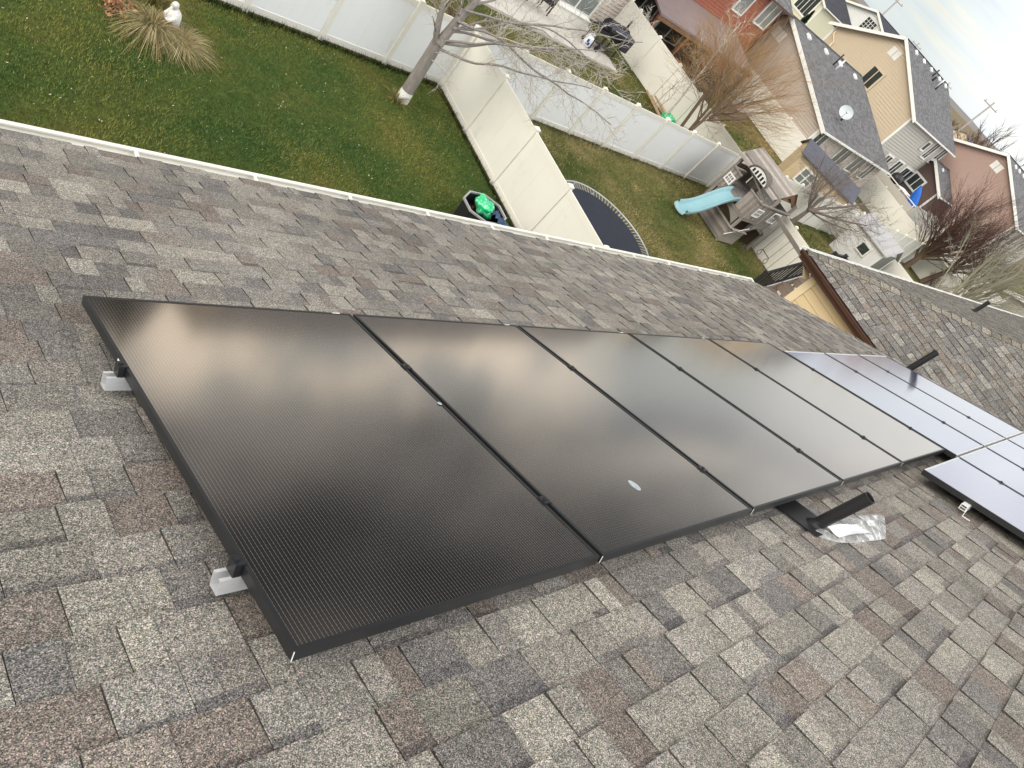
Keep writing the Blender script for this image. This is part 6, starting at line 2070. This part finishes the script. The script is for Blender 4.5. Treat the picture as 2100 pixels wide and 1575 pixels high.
mb.build('wall', M['siding_white'], ws_)
mb = MB()
mb.abox(39.52, 41.2, 11.2, 11.24, ZG, ZG + 0.55)
mb.prism([(39.52, 11.2, ZG + 1.95), (41.2, 11.2, ZG + 1.95), (40.36, 11.2, ZG + 2.45)], (0, 0.03, 0))
mb.abox(39.5, 39.6, 11.19, 11.245, ZG + 0.5, ZG + 1.97); mb.abox(41.12, 41.22, 11.19, 11.245, ZG + 0.5, ZG + 1.97)
mb.build('end_frame', M['siding_white'], ws_)
mb = MB(); mb.abox(39.6, 41.12, 11.22, 11.235, ZG + 0.55, ZG + 1.95); mb.build('dark_pane', M['glass'], ws_)
for (xa, s_) in ((39.28, 1), (41.42, -1)):
    m2 = MB()
    m2.prism([(xa, 11.0, ZG + 1.90), (xa, 13.75, ZG + 1.90), (40.36, 13.75, ZG + 2.56), (40.36, 11.0, ZG + 2.56)], (0, 0, -0.06))
    rf_ = m2.build('roof', M['roof_lilac'], ws_)
    m3 = MB()
    for k in range(7):
        y_ = 11.05 + k * 0.44
        m3.bar((xa, y_, ZG + 1.915), (40.36, y_, ZG + 2.575), 0.025, 0.03)
    m3.build('standing_seam', M['roof_lilac'], rf_)
window(ws_, Vector((39.5, 11.2, ZG)), YV, -XV, 0.95, 1.25, 0.55, 0.45, None, frame=0.07)

# ---- deck with blue umbrella by the beige house
dk = thing('raised_deck', (62.0, 20.5, ZG), 'grey walled raised deck between the beige house and the brown wing', 'deck')
mb = MB(); mb.abox(59.5, 66.5, 18.6, 23.9, -5.35, -5.2); mb.build('floor', M['composite'], dk)
mb = MB(); mb.abox(59.4, 59.5, 18.6, 23.9, ZG, -4.6); mb.abox(59.5, 66.5, 18.5, 18.6, ZG, -4.35); mb.build('wall', M['siding_greige'], dk)
mb = MB()
for k in range(4):
    mb.bar((59.45, 18.7 + k * 1.7, -4.6), (59.45, 18.7 + k * 1.7, -4.45), 0.08, 0.08, up=XV)
mb.bar((59.45, 18.55, -4.42), (59.45, 23.9, -4.42), 0.10, 0.06)
mb.build('railing', M['white_paint'], dk)
um = thing('umbrella', (60.6, 19.7, -5.2), 'folded bright blue patio umbrella tilting on the raised deck', 'umbrella')
mb = MB()
top_ = Vector((60.5, 19.95, -3.35)); bot = Vector((60.7, 19.2, -4.9))
mb.tube([top_, top_ + (bot - top_) * 0.3, top_ + (bot - top_) * 0.85, bot], [0.05, 0.28, 0.46, 0.40], 8, smooth=False)
mb.build('canopy', M['blue_cloth'], um)
mb = MB(); mb.tube([(60.8, 19.3, -5.2), top_], 0.03, 6); mb.build('pole', M['galv'], um)
gg = thing('kettle_grill', (60.4, 21.6, -5.2), 'round black covered grill left of the blue umbrella', 'grill')
mb = MB(); mb.grid(lambda u, v: Vector((60.4, 21.6, -4.3)) + Vector((cos(2 * pi * u) * sin(pi * v), sin(2 * pi * u) * sin(pi * v), cos(pi * v) * 0.9)) * 0.48, 18, 12); mb.build('kettle', M['black_plastic'], gg)
for k in range(3):
    a_ = k * 2.1; mb = MB(); mb.bar((60.4 + 0.4 * cos(a_), 21.6 + 0.4 * sin(a_), -5.2), (60.4 + 0.2 * cos(a_), 21.6 + 0.2 * sin(a_), -4.6), 0.04, 0.04, up=XV); mb.build('leg', M['black_alu'], gg)
tb = thing('patio_table', (60.8, 20.5, -5.2), 'pinkish patio table between the covered grill and the blue umbrella', 'table')
mb = MB(); mb.abox(60.2, 61.5, 20.05, 20.95, -4.5, -4.45); mb.build('top', M['paper'], tb)
for (a, b_) in ((60.3, 20.15), (61.4, 20.15), (60.3, 20.85), (61.4, 20.85)):
    mb = MB(); mb.bar((a, b_, -5.2), (a, b_, -4.51), 0.05, 0.05, up=XV); mb.build('leg', M['galv'], tb)
# grey curved garden wall
mb = MB()
for k in range(14):
    t0, t1 = k / 14, (k + 1) / 14
    f = lambda t: Vector((60.2 + 5.0 * t + 1.8 * sin(pi * t), 18.0 - 2.4 * t, 0))
    a_, b_ = f(t0), f(t1)
    mb.prism([a_ + ZV * ZG, b_ + ZV * ZG, b_ + ZV * (-5.0), a_ + ZV * (-5.0)], (0.12, -0.1, 0))
tag(mb.build('garden_wall', M['concrete'], origin=(62, 17, ZG)), 'curved grey garden wall below the dark brown wing', 'wall')

# evergreen beside the white house
ev = thing('evergreen', (58.5, 36.5, ZG), 'dark green evergreen peeking between the taupe roof and the white house', 'tree')
mb = MB(); mb.tube([(58.5, 36.5, ZG), (58.5, 36.5, -1.4)], [0.14, 0.03], 7); mb.build('trunk', M['bark_brown'], ev)
mb = MB()
for i in range(900):
    t = rg.random() ** 0.7
    z_ = ZG + 0.6 + 4.9 * t; r_ = 1.25 * (1 - t) + 0.08
    a_ = rg.uniform(0, 6.28)
    p0 = Vector((58.5, 36.5, z_)); o2 = Vector((cos(a_), sin(a_), -0.15))
    p1 = p0 + o2 * r_ * rg.uniform(0.6, 1.1)
    s2 = Vector((-sin(a_), cos(a_), 0)) * rg.uniform(0.05, 0.13)
    m_ = p0 + (p1 - p0) * 0.6
    mb.face([p0, m_ - s2, p1, m_ + s2])
    mb.face([p0, m_ - ZV * 0.1, p1 + ZV * 0.06, m_ + ZV * 0.10])
mb.build('crown', M['evergreen'], ev)

for (x_, y_, hgt, lb) in ((4.3, 19.6, 8.6, 'tall dark evergreen added out of view beyond the back fence to darken the nearest panel corner'), (6.3, 20.6, 7.8, 'shorter dark evergreen added out of view beyond the back fence, right of the tall added one')):  # both trees are added out of view to darken the panel corner's reflection
    ev = thing('evergreen', (x_, y_, ZG), lb, 'tree')
    mb = MB(); mb.tube([(x_, y_, ZG), (x_, y_, ZG + hgt * 0.95)], [0.2, 0.03], 7); mb.build('trunk', M['bark_brown'], ev)
    mb = MB()
    for i in range(1500):
        t = rg.random() ** 0.75
        r_ = 1.7 * (1 - t) + 0.08
        a_ = rg.uniform(0, 6.28)
        p0 = Vector((x_, y_, ZG + 0.5 + (hgt - 0.5) * t)); o2 = Vector((cos(a_), sin(a_), -0.15))
        p1 = p0 + o2 * r_ * rg.uniform(0.6, 1.1)
        s2 = Vector((-sin(a_), cos(a_), 0)) * rg.uniform(0.08, 0.18)
        m_ = p0 + (p1 - p0) * 0.6
        mb.face([p0, m_ - s2, p1, m_ + s2]); mb.face([p0, m_ - ZV * 0.14, p1 + ZV * 0.06, m_ + ZV * 0.14])
    mb.build('crown', M['evergreen'], ev)

# ---- poles and far land
for (x_, y_, h_, lb) in ((110, 60.0, 11.8, 'tall wooden utility pole at the top of the skyline'), (110, 39.3, 11.5, 'wooden utility pole above the grey roofs'), (150, 72.0, 10.5, 'thin far utility pole left of the beige ridge'), (160, 66.0, 10.0, 'thin far utility pole at the beige ridge')):
    up_ = thing('utility_pole', (x_, y_, ZG), lb, 'utility pole', 'utility poles')
    mb = MB(); mb.tube([(x_, y_, ZG), (x_, y_, ZG + h_)], [0.16, 0.11], 7); mb.build('pole', M['pole_wood'], up_)
    mb = MB(); mb.bar((x_, y_ - 1.2, ZG + h_ - 0.6), (x_, y_ + 1.2, ZG + h_ - 0.6), 0.10, 0.12)
    for s_ in (-1.0, 1.0):
        mb.bar((x_, y_ + s_, ZG + h_ - 0.55), (x_, y_ + s_, ZG + h_ - 0.35), 0.08, 0.08, up=XV)
    mb.build('crossarm', M['pole_wood'], up_)

fr = random.Random(77)
tans = ['siding_beige', 'siding_tan', 'siding_white', 'siding_brown', 'siding_pink']
for i in range(34):
    d_ = fr.uniform(135, 300)
    an = radians(fr.uniform(14, 47))
    x_, y_ = d_ * cos(an), d_ * sin(an)
    s_ = fr.uniform(4, 7); hh = fr.uniform(3.0, 4.6)
    wn = fr.choice(tans)
    root = thing('far_house', (x_, y_, ZG), 'tiny far house in the hazy village strip under the skyline', 'house', 'far village houses')
    mb = MB()
    mb.abox(x_ - s_, x_ + s_, y_ - s_ * 0.7, y_ + s_ * 0.7, ZG, ZG + hh)
    mb.prism([(x_ - s_, y_ - s_ * 0.7, ZG + hh), (x_ - s_, y_ + s_ * 0.7, ZG + hh), (x_ - s_, y_, ZG + hh + 1.6)], (0.1, 0, 0))
    mb.build('wall', M[wn], root)
    mb = MB()
    for q in (-1, 1):
        mb.prism([(x_ - s_ - 0.3, y_ + q * (s_ * 0.7 + 0.4), ZG + hh - 0.2), (x_ + s_ + 0.3, y_ + q * (s_ * 0.7 + 0.4), ZG + hh - 0.2), (x_ + s_ + 0.3, y_, ZG + hh + 1.75), (x_ - s_ - 0.3, y_, ZG + hh + 1.75)], (0, 0, -0.15))
    mb.build('roof', M[fr.choice(['roof_grey', 'roof_dark', 'roof_brown'])], root)
# distant tree clumps as one mass
mb = MB()
for i in range(420):
    d_ = fr.uniform(150, 520); an = radians(fr.uniform(8, 52))
    c = Vector((d_ * cos(an), d_ * sin(an), ZG))
    hh = fr.uniform(2.0, 5.0)
    for k in range(7):
        a_ = fr.uniform(0, 6.28)
        mb.tube([c + ZV * hh * 0.15, c + Vector((cos(a_) * hh * 0.18, sin(a_) * hh * 0.18, hh * 0.6)), c + Vector((cos(a_) * hh * 0.32, sin(a_) * hh * 0.32, hh * fr.uniform(0.8, 1.1)))], [0.16, 0.10, 0.05], 3, caps=False)
tag(mb.build('far_trees', M['twig_red']), 'brownish bare trees scattered through the far village', 'trees', kind='stuff')
# low hill line on the horizon
mb = MB()
K = 120
prof2 = []
for i in range(K + 1):
    an = radians(-40 + 130 * i / K)
    hh = 8 + 14 * (mnoise.noise(Vector((i * 0.09, 1.3, 0))) * 0.5 + 0.5) + 4 * mnoise.noise(Vector((i * 0.4, 0, 3)))
    prof2.append((an, hh))
for i in range(K):
    (a0, h0), (a1, h1) = prof2[i], prof2[i + 1]
    for (r0, r1, z0_, z1_, w0, w1) in ((2300, 2700, 0, 1, None, None),):
        mb.face([(r0 * cos(a0), r0 * sin(a0), ZG - 1), (r0 * cos(a1), r0 * sin(a1), ZG - 1), (r1 * cos(a1), r1 * sin(a1), ZG + h1), (r1 * cos(a0), r1 * sin(a0), ZG + h0)])
hm = mat('far_hill', (0.20, 0.19, 0.18), 0.95, 0.1, var=0.15, scale=0.01)
mb.build('hills', hm)['kind'] = 'structure'

for o in bpy.data.objects:
    if '_w' in o.keys():
        del o['_w']
